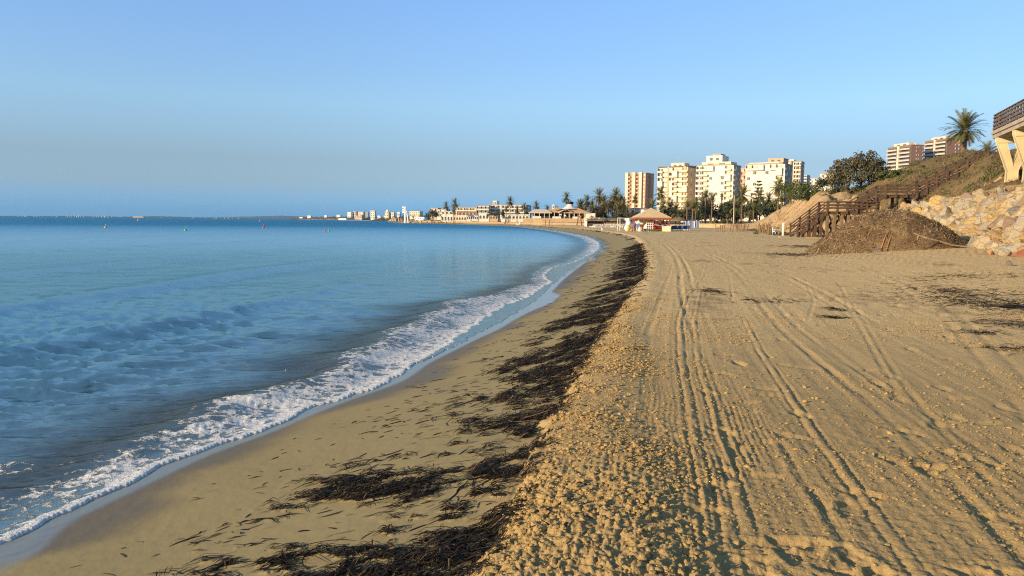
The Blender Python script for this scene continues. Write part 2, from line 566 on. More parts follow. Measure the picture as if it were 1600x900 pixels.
    for (px_, py_, ru, rv, am) in PATCHES:
        q = np.hypot((x - px_) / ru, (y - py_) / rv)
        weed = np.maximum(weed, np.clip((1.15 - q + 0.55 * noise(x * 1.6, y * 0.9, 83) + 0.45 * noise(x * 6, y * 4, 84)) * am, 0, 1) * (q < 1.9))
    wet = ss((0.95 + 3 * lob + 0.45 * noise(y * 0.5, 1.7, 17) - d) / 0.55)
    film = ss((0.32 + 0.45 * ss((noise(y * 0.16, 5.1, 18) - 0.05) / 0.3) - d) / 0.16)
    damp = ss((1.05 - t) / 0.15)
    # dry dark litter lying about on the upper beach
    lit = ss((noise(x * 0.45, y * 0.22, 81) * 0.8 + noise(x * 2.3, y * 2.3, 82) * 0.45 - 0.34) / 0.35) * ss((c - 0.7) / 0.8)
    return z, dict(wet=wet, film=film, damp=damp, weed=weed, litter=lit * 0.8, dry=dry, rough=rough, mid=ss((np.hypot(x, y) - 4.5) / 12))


def polar(r, th, extra=None):
    rr, tt = np.meshgrid(r, th, indexing='ij')
    return rr * np.sin(tt), rr * np.cos(tt), rr


def radii(r0, r1, k, rel, h=1.55):
    out = [r0]
    while out[-1] < r1:
        q = out[-1]
        out.append(q + min(q * q / (774 * h) * k, q * rel))
    return np.array(out)


def make_beach():
    r = radii(2.2, 820, 1.0, 0.022)
    core = np.linspace(R(-36.5), R(36.5), 860)
    th = np.concatenate([np.linspace(R(-62), R(-36.6), 26), core, np.linspace(R(36.6), R(62), 26)])
    x, y, rr = polar(r, th)
    cell = np.maximum(np.gradient(r)[:, None] * 0.75, rr * (core[1] - core[0])) * np.ones_like(x)
    keep = ((x - SHORE(y)) > -6 - 0.03 * rr) & ((x - FOOT(y)) < 7 + 0.02 * rr) & (y < 646)
    z = sand_macro(x, y)
    dz, at_ = sand_detail(x, y, cell, rr * (core[1] - core[0]))
    v = np.stack([x, y, z + dz], -1).reshape(-1, 3)
    f = grid_faces(*x.shape, keep=keep)[:, ::-1]
    v, f, at_ = compact(v, f, at_)
    return np_mesh("sand_beach", v, f, True, at_)


def sand_material():
    t = NT("beach_sand")
    p = t.pos()
    n1 = t.noise(1.3, 5, 0.6, p)
    n2 = t.noise(60, 3, 0.7, p)
    n3 = t.noise(420, 2, 0.7, p)
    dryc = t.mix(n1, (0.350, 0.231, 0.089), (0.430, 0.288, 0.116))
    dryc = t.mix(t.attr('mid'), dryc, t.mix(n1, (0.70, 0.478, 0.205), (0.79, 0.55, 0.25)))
    dryc = t.mix(t.rng(n2, 0.3, 0.75, 0.0, 0.5), dryc, (0.30, 0.205, 0.090))
    dryc = t.mix(t.rng(n3, 0.35, 0.75, 0, 0.45), dryc, (0.54, 0.41, 0.20))
    dampc = t.mix(n1, (0.265, 0.208, 0.094), (0.315, 0.250, 0.118))
    dampc = t.mix(t.rng(n3, 0.5, 0.8, 0, 0.4), dampc, (0.34, 0.25, 0.14))
    col = t.mix(t.attr('damp'), dryc, dampc)
    col = t.mix(t.attr('wet'), col, (0.155, 0.122, 0.070))
    # dark crumbs of sea grass
    cr = t.noise(38, 4, 0.75, t.pos((0.6, 1.5, 1)))
    lit = t.math('MULTIPLY', t.attr('litter'), t.rng(cr, 0.46, 0.54), clamp=True)
    col = t.mix(lit, col, (0.075, 0.047, 0.026))
    wn = t.noise(55, 5, 0.75, t.pos((0.5, 1.6, 1)))
    wfac = t.math('GREATER_THAN', t.math('ADD', t.attr('weed'), t.math('MULTIPLY', wn, 0.9)), 1.12)
    wfac = t.math('MULTIPLY', wfac, t.rng(t.attr('weed'), 0.02, 0.12))
    wc = t.ramp(t.noise(24, 4, 0.7, p), (0.3, (0.010, 0.008, 0.006)), (0.6, (0.022, 0.016, 0.010)), (0.8, (0.04, 0.03, 0.014)))
    col = t.mix(wfac, col, wc)
    t.set(Base__Color=col)
    ro = t.math('SUBTRACT', 0.95, t.math('MULTIPLY', t.attr('wet'), 0.42))
    ro = t.math('SUBTRACT', ro, t.math('MULTIPLY', t.attr('film'), 0.44))
    t.set(Roughness=t.math('MAXIMUM', ro, 0.07))
    t.set(Specular__IOR__Level=t.math('ADD', 0.20, t.math('MULTIPLY', t.attr('film'), 0.28)))
    g = t.math('ADD', t.math('MULTIPLY', n2, 0.010), t.math('MULTIPLY', n3, 0.003))
    m1 = t.noise(9, 5, 0.7, t.pos((0.7, 1.6, 1)))
    m2 = t.noise(1.8, 4, 0.65, t.pos((1.2, 0.8, 1)))
    g = t.math('ADD', g, t.math('MULTIPLY', t.attr('mid'), t.math('ADD', t.math('MULTIPLY', m1, 0.036), t.math('MULTIPLY', m2, 0.05))))
    k = t.math('SUBTRACT', 1.0, t.attr('film'), clamp=True)
    k2 = t.math('ADD', 0.12, t.math('MULTIPLY', t.attr('dry'), 0.75))
    t.set(Normal=t.bump(t.math('MULTIPLY', t.math('MULTIPLY', g, k), k2), 1.0, 1.0))
    return t.m


link("beach", make_beach(), sand_material(), kind='structure')


# ================================================================== SEA
SWELLS = [   # (distance off the waterline, height, half width, where along y it is strong, spread)
    (4.6, 0.05, 0.7, 11, 8), (7.2, 0.15, 0.75, 17, 13), (13.5, 0.19, 0.95, 33, 20), (23, 0.17, 1.5, 55, 40), (37, 0.18, 2.2, 90, 70), (60, 0.20, 4, 130, 90),
]


def sea_height(x, y, cell, rr):
    d = (x - SHORE(y)) * SHORE.cos(y)
    off = -d
    lim = lambda wl: np.clip(wl / (2.4 * cell) - 0.5, 0, 1)
    z = np.zeros_like(x)
    deep = ss((off - 1.2) / 5)
    for o, h, w, yc, sp in SWELLS:
        q = (off - o - 0.35 * noise(y * 0.06 + o, x * 0.02, 90) - 0.02 * (y - yc)) / w
        z += h * np.exp(-np.where(q > 0, q * 0.75, q * 1.5) ** 2) * np.exp(-((y - yc) / sp) ** 2) * 1.0
    g = np.random.default_rng(3)
    for i in range(30):
        wl = 0.16 * (1.17 ** i)
        if wl > 14:
            break
        a = g.normal(R(86), R(17)) if wl < 1.6 else g.normal(R(66), R(14))               # travel direction, mostly on to the shore
        kx, ky = math.cos(a) * 6.2832 / wl, -math.sin(a) * 6.2832 / wl
        amp = 0.0330 * wl ** 0.85 * (1.0 if wl < 0.7 else (0.7 / wl) ** 1.25) * (1.3 if wl < 0.75 else 0.42 if wl < 1.6 else 0.2)
        ph = g.uniform(0, 6.28)
        L = lim(wl)
        if L.max() <= 0:
            continue
        mod = 0.8 + 0.35 * noise(x * 0.35 / wl + i, y * 0.35 / wl, 100 + i)
        s = (kx * x + ky * y + ph + 0.9 * noise(x * 0.3 / wl, y * 0.3 / wl, 140 + i))
        s = 1.2 - 2.4 * np.sqrt(np.sin(0.5 * s) ** 2 + 0.004) if wl < 1.6 else np.sin(s)      # short waves have sharp crests
        z += amp * s * mod * L * (0.18 + 0.82 * deep)
    # swash: a bore of foam riding up a thin sheet
    strength = np.interp(y, [0, 5.5, 7, 9, 14, 22, 30, 45, 60, 90, 140], [0.34, 0.36, 0.55, 0.95, 1.0, 1.0, 0.6, 0.35, 0.7, 0.7, 0.6])
    fw = np.interp(y, [0, 5, 7, 9, 13, 20, 26, 34, 44, 60, 100, 200], [1.3, 1.2, 1.15, 1.3, 1.75, 2.0, 1.3, 0.8, 1.1, 1.6, 2.2, 3]) * 0.88 * (1 + 0.25 * noise(y * 0.6, 0.5, 93))
    edge = 0.09 * noise(y * 1.1, 0.3, 94) + 0.07 * noise(y * 2.9, 0.7, 95) + 0.035 * noise(y * 7.5, 0.9, 96)
    o2 = off + edge                                  # 0 at the front edge of the sheet
    lag = np.interp(y, [0, 12, 15, 18, 22, 24, 30, 34, 40, 46, 60], [0, 0, 0.25, 0.55, 0.75, 0.4, 0.2, 0.9, 1.2, 0.5, 0.2])   # foam stops short of the film's edge
    of = o2 - lag
    foam = ss(of / 0.05) * ss((fw - of) / (0.55 * fw)) * strength
    foam = foam * (0.66 + 0.40 * noise(x * 1.1, y * 1.1, 97) + 0.25 * noise(x * 3.1, y * 3.1, 99) + 0.25 * np.exp(-((of - fw * 0.8) / (0.2 * fw)) ** 2))
    lip = np.exp(-((of - 0.05) / 0.06) ** 2) * ss(of / 0.03)
    foam = foam * ss((620 - y) / 60)
    foam = np.clip(foam + ss((620 - y) / 60) * (lip + ss((0.03 - o2) / 0.02)) * np.interp(y, [0, 30, 50], [1, 1, 0.6]), 0, 1.25)
    patches = ss((noise(x * 0.8, y * 1.6, 98) - 0.22) / 0.3) * np.exp(-((off - 2.1) / 0.9) ** 2) * ss((8.0 - y) / 1.5) * 0.62
    foam = np.maximum(foam, patches)
    bub = np.abs(noise(x * 9, y * 9, 110)) * 0.6 + np.abs(noise(x * 19, y * 19, 111)) * 0.4 * lim(0.05)
    z += foam * ss(of / 0.15) * (0.05 * bub + 0.05 * noise(x * 2.6, y * 2.6, 112)) * lim(0.1)
    z += 0.16 * strength * np.exp(-((of - fw * 0.75) / (0.38 * fw)) ** 2) * lim(1.0) * np.clip(strength, 0, 1)
    base = np.maximum(sand_macro(x, y) + 0.012, 0.0 * x)
    thick = 0.007 * np.sqrt(np.clip(o2 / 0.08, 0, 1)) * (1 - 0.85 * ss(lag / 0.2)) + 0.004 * lip
    sheet = np.where(o2 > 0, base + thick, base - 0.02 - 0.3 * np.clip(-o2, 0, 1))
    far = ss((rr - 70) / 60)
    sheet = sheet * (1 - far) + np.where(o2 > 0, np.maximum(base, 0) + 0.02, base - 0.3) * far
    zz = np.where(o2 > 0, sheet + z * ss((o2 - 0.02) / 0.5) + foam * bub * 0.012 * ss((o2 - 0.05) / 0.2), sheet)
    turb = np.exp(-((of - fw * 1.15) / (0.55 * fw + 0.3)) ** 2) * np.interp(y, [0, 5, 9, 25, 40], [1.0, 1.0, 1.0, 0.85, 0.6])
    depth = np.clip(off, 0, None)
    return zz, dict(foam=foam, depth=np.clip(depth / 14.0, 0, 1), turb=turb, shal=np.exp(-depth / 3.2) * ss((120 - y) / 80), far=ss((rr - 25) / 500), mid=ss((rr - 12) / 90))


def make_sea():
    r1 = radii(3.0, 90, 1.15, 0.02, 2.4)
    r2 = [r1[-1]]
    while r2[-1] < 15000:
        r2.append(r2[-1] * 1.022)
    r = np.concatenate([r1, r2[1:]])
    core = np.linspace(R(-36.5), R(9), 620)
    th = np.concatenate([np.linspace(R(-89), R(-36.6), 50), core, np.linspace(R(9.1), R(30), 24)])
    x, y, rr = polar(r, th)
    cell = np.maximum(np.gradient(r)[:, None] * 0.7, rr * (core[1] - core[0])) * np.ones_like(x)
    z, at_ = sea_height(x, y, cell, rr)
    keep = ((x - SHORE(y)) < 0.8 + 0.01 * rr) | (y > 600)
    v = np.stack([x, y, z], -1).reshape(-1, 3)
    f = grid_faces(*x.shape, keep=keep)[:, ::-1]
    v, f, at_ = compact(v, f, at_)
    return np_mesh("sea_surface", v, f, True, at_)


def sea_material():
    t = NT("sea_water")
    p = t.pos()
    far = t.attr('far')
    big = t.noise(0.02, 2, 0.5, t.pos((1, 2.2, 1)))
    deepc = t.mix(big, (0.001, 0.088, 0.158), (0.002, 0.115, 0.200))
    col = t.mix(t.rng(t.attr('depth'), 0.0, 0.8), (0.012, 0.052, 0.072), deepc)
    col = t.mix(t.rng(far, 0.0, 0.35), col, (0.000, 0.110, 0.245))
    col = t.mix(t.math('MULTIPLY', t.attr('shal'), 0.85), col, (0.120, 0.105, 0.078))
    tn = t.noise(14, 4, 0.7, t.pos((0.8, 1.6, 1)))
    col = t.mix(t.math('MULTIPLY', t.attr('turb'), t.rng(tn, 0.32, 0.62, 0.35, 1.0)), col, (0.030, 0.026, 0.020))
    # lacy foam
    warp = t.n('ShaderNodeVectorMath', _operation='SCALE', i0=t.n('ShaderNodeTexNoise', Vector=p, Scale=3.5, Detail=4.0).outputs['Color'], Scale=0.40).outputs[0]
    pw = t.n('ShaderNodeVectorMath', _operation='ADD', i0=p, i1=warp).outputs[0]
    e1 = t.voro(4.2, pw, 'DISTANCE_TO_EDGE')
    e2 = t.voro(13.0, pw, 'DISTANCE_TO_EDGE')
    n1 = t.noise(6, 6, 0.70, t.pos((1, 1.3, 1)))
    lace = t.math('ADD', t.math('MULTIPLY', e1, 1.0), t.math('MULTIPLY', e2, 0.45))
    lace = t.math('ADD', lace, t.math('MULTIPLY', t.math('SUBTRACT', n1, 0.5), 1.3))
    ff = t.rng(t.math('SUBTRACT', t.math('MULTIPLY', t.attr('foam'), 0.62), lace), 0.0, 0.14)
    ff = t.math('MULTIPLY', ff, t.rng(t.attr('foam'), 0.02, 0.15))
    ff = t.math('MAXIMUM', ff, t.rng(t.attr('foam'), 0.92, 1.02))
    fc = t.mix(t.noise(30, 3, 0.6, p), (0.64, 0.62, 0.57), (0.86, 0.835, 0.78))
    col = t.mix(ff, col, fc)
    ro = t.math('ADD', t.math('ADD', 0.06, t.math('MULTIPLY', far, 0.12)), t.math('MULTIPLY', t.attr('mid'), 0.16))
    w1 = t.noise(9.0, 5, 0.62, t.pos((0.8, 1.5, 1)), 0.6)
    w2 = t.noise(1.6, 5, 0.6, t.pos((0.6, 1.6, 1)), 0.5)
    w3 = t.noise(0.22, 4, 0.6, t.pos((0.6, 1.8, 1)), 0.4)
    h = t.math('ADD', t.math('MULTIPLY', w1, 0.007), t.math('MULTIPLY', w2, t.math('ADD', 0.022, t.math('MULTIPLY', far, 0.30))))
    w4 = t.noise(0.45, 5, 0.65, t.pos((0.9, 0.7, 1)), 0.4)
    h = t.math('ADD', h, t.math('MULTIPLY', t.math('MULTIPLY', w3, far), 4.0))
    h = t.math('ADD', h, t.math('MULTIPLY', t.math('MULTIPLY', w4, t.attr('mid')), 0.6))
    h = t.math('ADD', h, t.math('MULTIPLY', t.math('MULTIPLY', n1, ff), 0.05))
    nrm = t.bump(h, 1.0, 1.0)
    # water body and foam scatter light, the surface mirrors the sky; a rough far sea mirrors less, its waves hide one another
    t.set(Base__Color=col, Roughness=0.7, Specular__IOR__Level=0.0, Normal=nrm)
    ro = t.math('ADD', ro, t.math('MULTIPLY', t.rng(t.attr('foam'), 0.05, 0.4), 0.30))
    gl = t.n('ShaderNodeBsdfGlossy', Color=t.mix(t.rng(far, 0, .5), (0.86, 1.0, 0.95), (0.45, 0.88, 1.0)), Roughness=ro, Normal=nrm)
    fr = t.n('ShaderNodeFresnel', IOR=1.33, Normal=nrm).outputs[0]
    k = t.math('MULTIPLY', fr, t.math('SUBTRACT', 0.86, t.math('MULTIPLY', t.rng(far, 0, .5), 0.45)))
    k = t.math('MULTIPLY', k, t.math('ADD', 0.58, t.math('MULTIPLY', t.attr('mid'), 0.42)))
    k = t.math('MULTIPLY', k, t.math('SUBTRACT', 1.0, t.math('MULTIPLY', ff, 0.9)))
    k = t.math('MULTIPLY', k, t.math('SUBTRACT', 1.0, t.math('MULTIPLY', t.attr('turb'), 0.68)))
    mx = t.n('ShaderNodeMixShader', Fac=k)
    t.t.links.new(t.b.outputs[0], mx.inputs[1])
    t.t.links.new(gl.outputs[0], mx.inputs[2])
    t.t.links.new(mx.outputs[0], t.t.nodes['Material Output'].inputs['Surface'])
    return t.m


link("sea", make_sea(), sea_material(), kind='structure')


# ================================================================== BLUFF
def make_bluff():
    ys = [13.0]
    while ys[-1] < 640:
        ys.append(ys[-1] + max(0.28, 0.0055 * ys[-1]) if ys[-1] < 170 else ys[-1] * 1.02)
    ys = np.minimum(np.array(ys), 640)
    es = np.concatenate([np.linspace(-1.5, 14, 90), 14 + np.cumsum(np.linspace(0.25, 9, 60))])
    E, Y = np.meshgrid(es, ys)
    X = FOOT(Y) + E / FOOT.cos(Y)
    z = bluff_macro(X, Y)
    on_ = ss(E / 2.0)
    cl = ss((Y - 88) / 9) * ss((165 - Y) / 15) * ss(E / 1.0) * ss((9 - E) / 3)
    near = ss((200 - Y) / 60)
    z = z + on_ * near * (0.30 * fbm(X * 0.32, Y * 0.32, 4, 201) + 0.10 * fbm(X * 1.3, Y * 1.3, 3, 202))
    gul = np.abs(noise(Y * 0.35 + 0.22 * E, E * 0.12, 203))
    z = z - cl * (0.9 * (1 - ss(gul / 0.4)) - 0.3) + cl * 0.35 * fbm(Y * 0.7 + E * .4, E * 0.35, 3, 204)
    step = ss((noise(X * 0.26, Y * 0.26, 205) - 0.02) / 0.10) * on_ * near * ss((E - 3) / 3)
    z = z + 0.60 * step
    veg = ss((0.45 + 0.6 * fbm(X * 0.25, Y * 0.25, 3, 206) - 1.1 * step * (1 - step) * 4) / 0.4) * ss((E - 2.4) / 2.5)
    veg = veg * (1 - 0.97 * cl * ss((0.32 - noise(X * 0.5, Y * 0.5, 207)) / 0.1) * ss((7.5 - E) / 1.5))
    veg = np.clip(veg + 0.5 * ss((E - 9) / 3), 0, 1)
    veg = veg * (1 - 0.95 * ss((114 - Y) / 5) * ss((Y - 76) / 3) * ss((11.0 - E) / 2.5) * ss(0.75 + noise(X * 0.5, Y * 0.5, 208) * 1.5))
    v = np.stack([X, Y, z], -1).reshape(-1, 3)
    return np_mesh("bluff_ground", v, grid_faces(*X.shape), True, dict(veg=veg))


def bluff_material():
    t = NT("bluff_earth")
    p = t.pos()
    n = t.noise(0.8, 5, 0.6, p)
    bare = t.ramp(n, (0.3, (0.36, 0.225, 0.105)), (0.55, (0.48, 0.33, 0.17)), (0.75, (0.42, 0.31, 0.19)))
    bare = t.mix(t.rng(t.noise(2.5, 4, 0.7, t.pos((1, 1, 3))), 0.55, 0.75, 0, 0.5), bare, (0.25, 0.16, 0.085))
    dryg = t.ramp(t.noise(1.7, 5, 0.65, p), (0.3, (0.10, 0.072, 0.034)), (0.5, (0.20, 0.140, 0.070)), (0.7, (0.13, 0.105, 0.042)))
    f = t.rng(t.math('ADD', t.attr('veg'), t.math('MULTIPLY', t.noise(3.0, 4, 0.7, p), 0.9)), 0.72, 1.0)
    t.set(Base__Color=t.mix(f, bare, dryg), Roughness=0.95, Specular__IOR__Level=0.15)
    t.set(Normal=t.bump(t.noise(4.5, 6, 0.7, p), 0.8, 0.25))
    return t.m


link("bluff", make_bluff(), bluff_material(), kind='structure')
gm = np_mesh("seabed_sheet", [(-30000, -3000, -3), (30000, -3000, -3), (30000, 30000, -3), (-30000, 30000, -3)], np.array([[0, 1, 2, 3]]))
link("seabed", gm, simple("sea_bed", (0.12, 0.13, 0.12)), kind='structure')

# ================================================================== SEA GRASS AND CLODS LYING ON THE SAND
def surf(x, y, cell=0.01):
    dz, _ = sand_detail(x, y, np.full(x.shape, cell))
    return sand_macro(x, y) + dz


def sea_grass():
    g = np.random.default_rng(21)
    n0 = 420000
    y = np.exp(g.uniform(math.log(3.0), math.log(60), n0))
    sx, bx = SHORE(y), BERM(y)
    t = g.uniform(0.08, 1.12, n0)
    x = sx + (bx - sx) * t
    d, c = (x - sx) * SHORE.cos(y), (x - bx) * BERM.cos(y)
    wm = weed_mask(x, y, d, c)
    pr = wm ** 1.1 * 0.62 + 0.013 * ss((t - 0.12) / 0.4) * (0.3 + 1.5 * ss(noise(x * 1.3, y * 1.8, 35) * 2))
    sel = g.random(n0) < pr * 0.75
    x, y, wm = x[sel], y[sel], wm[sel]
    n = min(len(x), 34000)
    x, y, wm = x[:n], y[:n], wm[:n]
    for (qx, qy, ru, rv, am) in PATCHES:
        k_ = int(900 * min(1, ru * rv) * am) + 60
        x = np.concatenate([x, qx + g.normal(0, .55, k_) * ru])
        y = np.concatenate([y, qy + g.normal(0, .55, k_) * rv])
        wm = np.concatenate([wm, np.full(k_, 0.3)])
    n = len(x)
    big = 1 + 0.035 * np.maximum(y - 6, 0)
    L = np.clip(np.exp(g.normal(math.log(0.085), 0.5, n)), 0.02, 0.26) * (1 + 0.9 * (g.random(n) < 0.10)) * big
    W = g.uniform(0.0022, 0.0050, n) * np.where(wm < 0.15, 1.5, 1.0) * (1 + 0.06 * np.maximum(y - 5, 0))
    a = g.normal(0.12, 1, n) * np.where(wm < 0.15, 0.8, 0.6) + np.where(g.random(n) < 0.5, math.pi, 0)
    k = g.normal(0, 5, n) * (0.4 + 0.6 * g.random(n))
    K = 5
    s = (np.arange(K) / (K - 1) - 0.5)[None, :] * L[:, None]
    ang = a[:, None] + k[:, None] * s
    cx = np.cumsum(np.cos(ang), 1) * (L / (K - 1))[:, None]
    cy = np.cumsum(np.sin(ang), 1) * (L / (K - 1))[:, None]
    X, Y = x[:, None] + cx - cx.mean(1, keepdims=True), y[:, None] + cy - cy.mean(1, keepdims=True)
    Z = surf(X.ravel(), Y.ravel()).reshape(X.shape)
    arch = (1 - (2 * np.arange(K) / (K - 1) - 1) ** 2)[None, :]
    Z = Z + 0.003 + arch * (g.random(n) ** 2 * (0.006 + 0.030 * wm))[:, None] + (g.random(n) * 0.014 * wm)[:, None]
    nx, ny = -np.sin(ang), np.cos(ang)
    tw = g.normal(0, 0.7, n)[:, None]
    wd = W[:, None] * np.array([0.35, 1, 1, 0.9, 0.2])[None, :]
    V = np.stack([np.stack([X + nx * wd * np.cos(tw), Y + ny * wd * np.cos(tw), Z + wd * np.sin(tw)], -1),
                  np.stack([X - nx * wd * np.cos(tw), Y - ny * wd * np.cos(tw), Z - wd * np.sin(tw) * 0.3], -1)], 2)
    V = V.reshape(-1, 3)
    b = (np.arange(n) * K * 2)[:, None] + (np.arange(K - 1) * 2)[None, :]
    F = np.stack([b, b + 1, b + 3, b + 2], -1).reshape(-1, 4)
    hue = np.repeat(g.random(n), K * 2)
    return np_mesh("sea_grass_litter", V, F, False, dict(hue=hue))


def grass_litter_material():
    t = NT("dead_sea_grass")
    t.set(Base__Color=t.ramp(t.attr('hue'), (0.0, (0.008, 0.007, 0.006)), (0.55, (0.016, 0.012, 0.008)), (0.78, (0.038, 0.021, 0.012)), (0.9, (0.030, 0.032, 0.011)), (0.97, (0.16, 0.10, 0.05))),
          Roughness=0.65, Specular__IOR__Level=0.18)
    return t.m


link("sea_grass_litter", sea_grass(), grass_litter_material(), label="dark dead sea grass strands washed up in bands below the sand ridge", cat="seaweed", kind='stuff')


def lumps(seed, n, level=1):
    """Unit lumps of sand: rough, flattened, crumbling."""
    out = []
    for i in range(n):
        bm = bmesh.new()
        bmesh.ops.create_icosphere(bm, subdivisions=level, radius=1)
        r_ = random.Random(seed + i)
        sx = r_.uniform(0.65, 1.45)
        bumps = [(Vector((r_.gauss(0, 1), r_.gauss(0, 1), r_.gauss(0, 1))).normalized(), r_.uniform(-0.5, 0.45)) for _ in range(9)]
        for v in bm.verts:
            d = v.co.normalized()
            k = 1.0 + sum(a_ * max(0, d.dot(q) - 0.45) / 0.55 for q, a_ in bumps)
            v.co *= k * r_.uniform(0.80, 1.14)
            v.co.x *= sx
            v.co.z *= 0.55
        bmesh.ops.triangulate(bm, faces=bm.faces)
        bm.verts.index_update()
        out.append((np.array([v.co[:] for v in bm.verts]), np.array([[v.index for v in f.verts] for f in bm.faces])))
        bm.free()
    return out


def scatter_mesh(name, protos, P, S, g, smooth=True, squash=None, attrs=None):
    """One mesh of many prototype lumps at points P with sizes S, turned at random."""
    Vs, Fs, at_, off = [], [], [], 0
    which = g.integers(0, len(protos), len(P))
    for i, (pv, pf) in enumerate(protos):
        m = which == i
        k = m.sum()
        if not k:
            continue
        a = g.uniform(0, 6.283, k)
        ca, sa = np.cos(a)[:, None], np.sin(a)[:, None]
        q = pv[None] * S[m][:, None, None]
        v = np.stack([q[..., 0] * ca - q[..., 1] * sa, q[..., 0] * sa + q[..., 1] * ca, q[..., 2]], -1) + P[m][:, None, :]
        Vs.append(v.reshape(-1, 3))
        Fs.append((pf[None] + (np.arange(k) * len(pv))[:, None, None] + off).reshape(-1, 3))
        if attrs is not None:
            at_.append(np.repeat(attrs[m], len(pv)))
        off += k * len(pv)
    return np_mesh(name, np.concatenate(Vs), np.concatenate(Fs), smooth, dict(hue=np.concatenate(at_)) if attrs is not None else None)


def sand_clods():
    g = np.random.default_rng(31)
    n0 = 160000
    y = np.exp(g.uniform(math.log(2.9), math.log(16), n0))
    bx = BERM(y)
    c = np.abs(g.normal(0, 1.0, n0)) * 1.25 - 0.12
    half = g.random(n0) < 0.35
    c = np.where(half, g.uniform(0, 8, n0), c)
    x = bx + c / BERM.cos(y)
    _, at_ = sand_detail(x, y, np.full(n0, 0.03))
    pat = noise(x * 1.7, y * 0.9, 411) + 0.6 * noise(x * 5, y * 3, 412)
    p = at_['rough'] ** 1.5 * (0.12 + 0.50 * ss(0.45 + pat)) * (1 - 0.75 * ss((x - bx - 0.75) / 0.5)) + 0.012
    sel = (g.random(n0) < p) & (np.abs(x) < y * 0.75 + 0.5)
    x, y = x[sel][:19000], y[sel][:19000]
    n = len(x)
    S = np.clip(np.exp(g.normal(math.log(0.0055), 0.66, n)), 0.0020, 0.0165) * (1 + 0.02 * y) * (1.0 + 0.45 * np.clip(noise(x * 2.2 + 9, y * 2.2, 413), -0.7, 1))
    z = surf(x, y, 0.008) + S * g.uniform(-0.45, 0.15, n)
    P = np.stack([x, y, z], -1)
    bigs = np.argsort(-S / y)[:2200]
    m = np.zeros(n, bool)
    m[bigs] = True
    a, b = scatter_mesh("sand_clods", lumps(3, 12, 2), P[m], S[m], g, False), scatter_mesh("c", lumps(3, 9), P[~m], S[~m], g, False)
    bm = bmesh.new()
    bm.from_mesh(a)
    bm.from_mesh(b)
    bm.to_mesh(a)
    bm.free()
    bpy.data.meshes.remove(b)
    return a


def clod_material():
    t = NT("damp_sand_clods")
    p = t.pos()
    c = t.mix(t.noise(6, 4, 0.6, p), (0.38, 0.252, 0.095), (0.46, 0.31, 0.125))
    t.set(Base__Color=c, Roughness=0.95, Specular__IOR__Level=0.2, Normal=t.bump(t.noise(160, 4, 0.7, p), 0.6, 0.01))
    return t.m


def sand_crumbs():
    g = np.random.default_rng(33)
    n0 = 120000
    y = np.exp(g.uniform(math.log(3.0), math.log(13), n0))
    x = BERM(y) + g.uniform(0.8, 9, n0)
    p = ss(noise(x * 0.9, y * 0.5, 401) * 1.6 + 0.35 + 0.5 * noise(x * 5, y * 5, 402)) * 0.6
    sel = (g.random(n0) < p) & (x < y * 0.72 + 0.3)
    x, y = x[sel][:9000], y[sel][:9000]
    n = len(x)
    S = np.clip(np.exp(g.normal(math.log(0.0048), 0.45, n)), 0.0025, 0.016) * (1 + 0.04 * y)
    return scatter_mesh("sand_crumbs", lumps(13, 7), np.stack([x, y, surf(x, y, 0.008) + S * 0.1], -1), S, g, False)


link("sand_crumbs", sand_crumbs(), clod_material(), label="fine crumbs of dried sand strewn between the wheel tracks", cat="sand crumbs", kind='stuff')
link("sand_clods", sand_clods(), clod_material(), label="crumbly clods of damp sand thrown up along the beach ridge", cat="sand clods", kind='stuff')

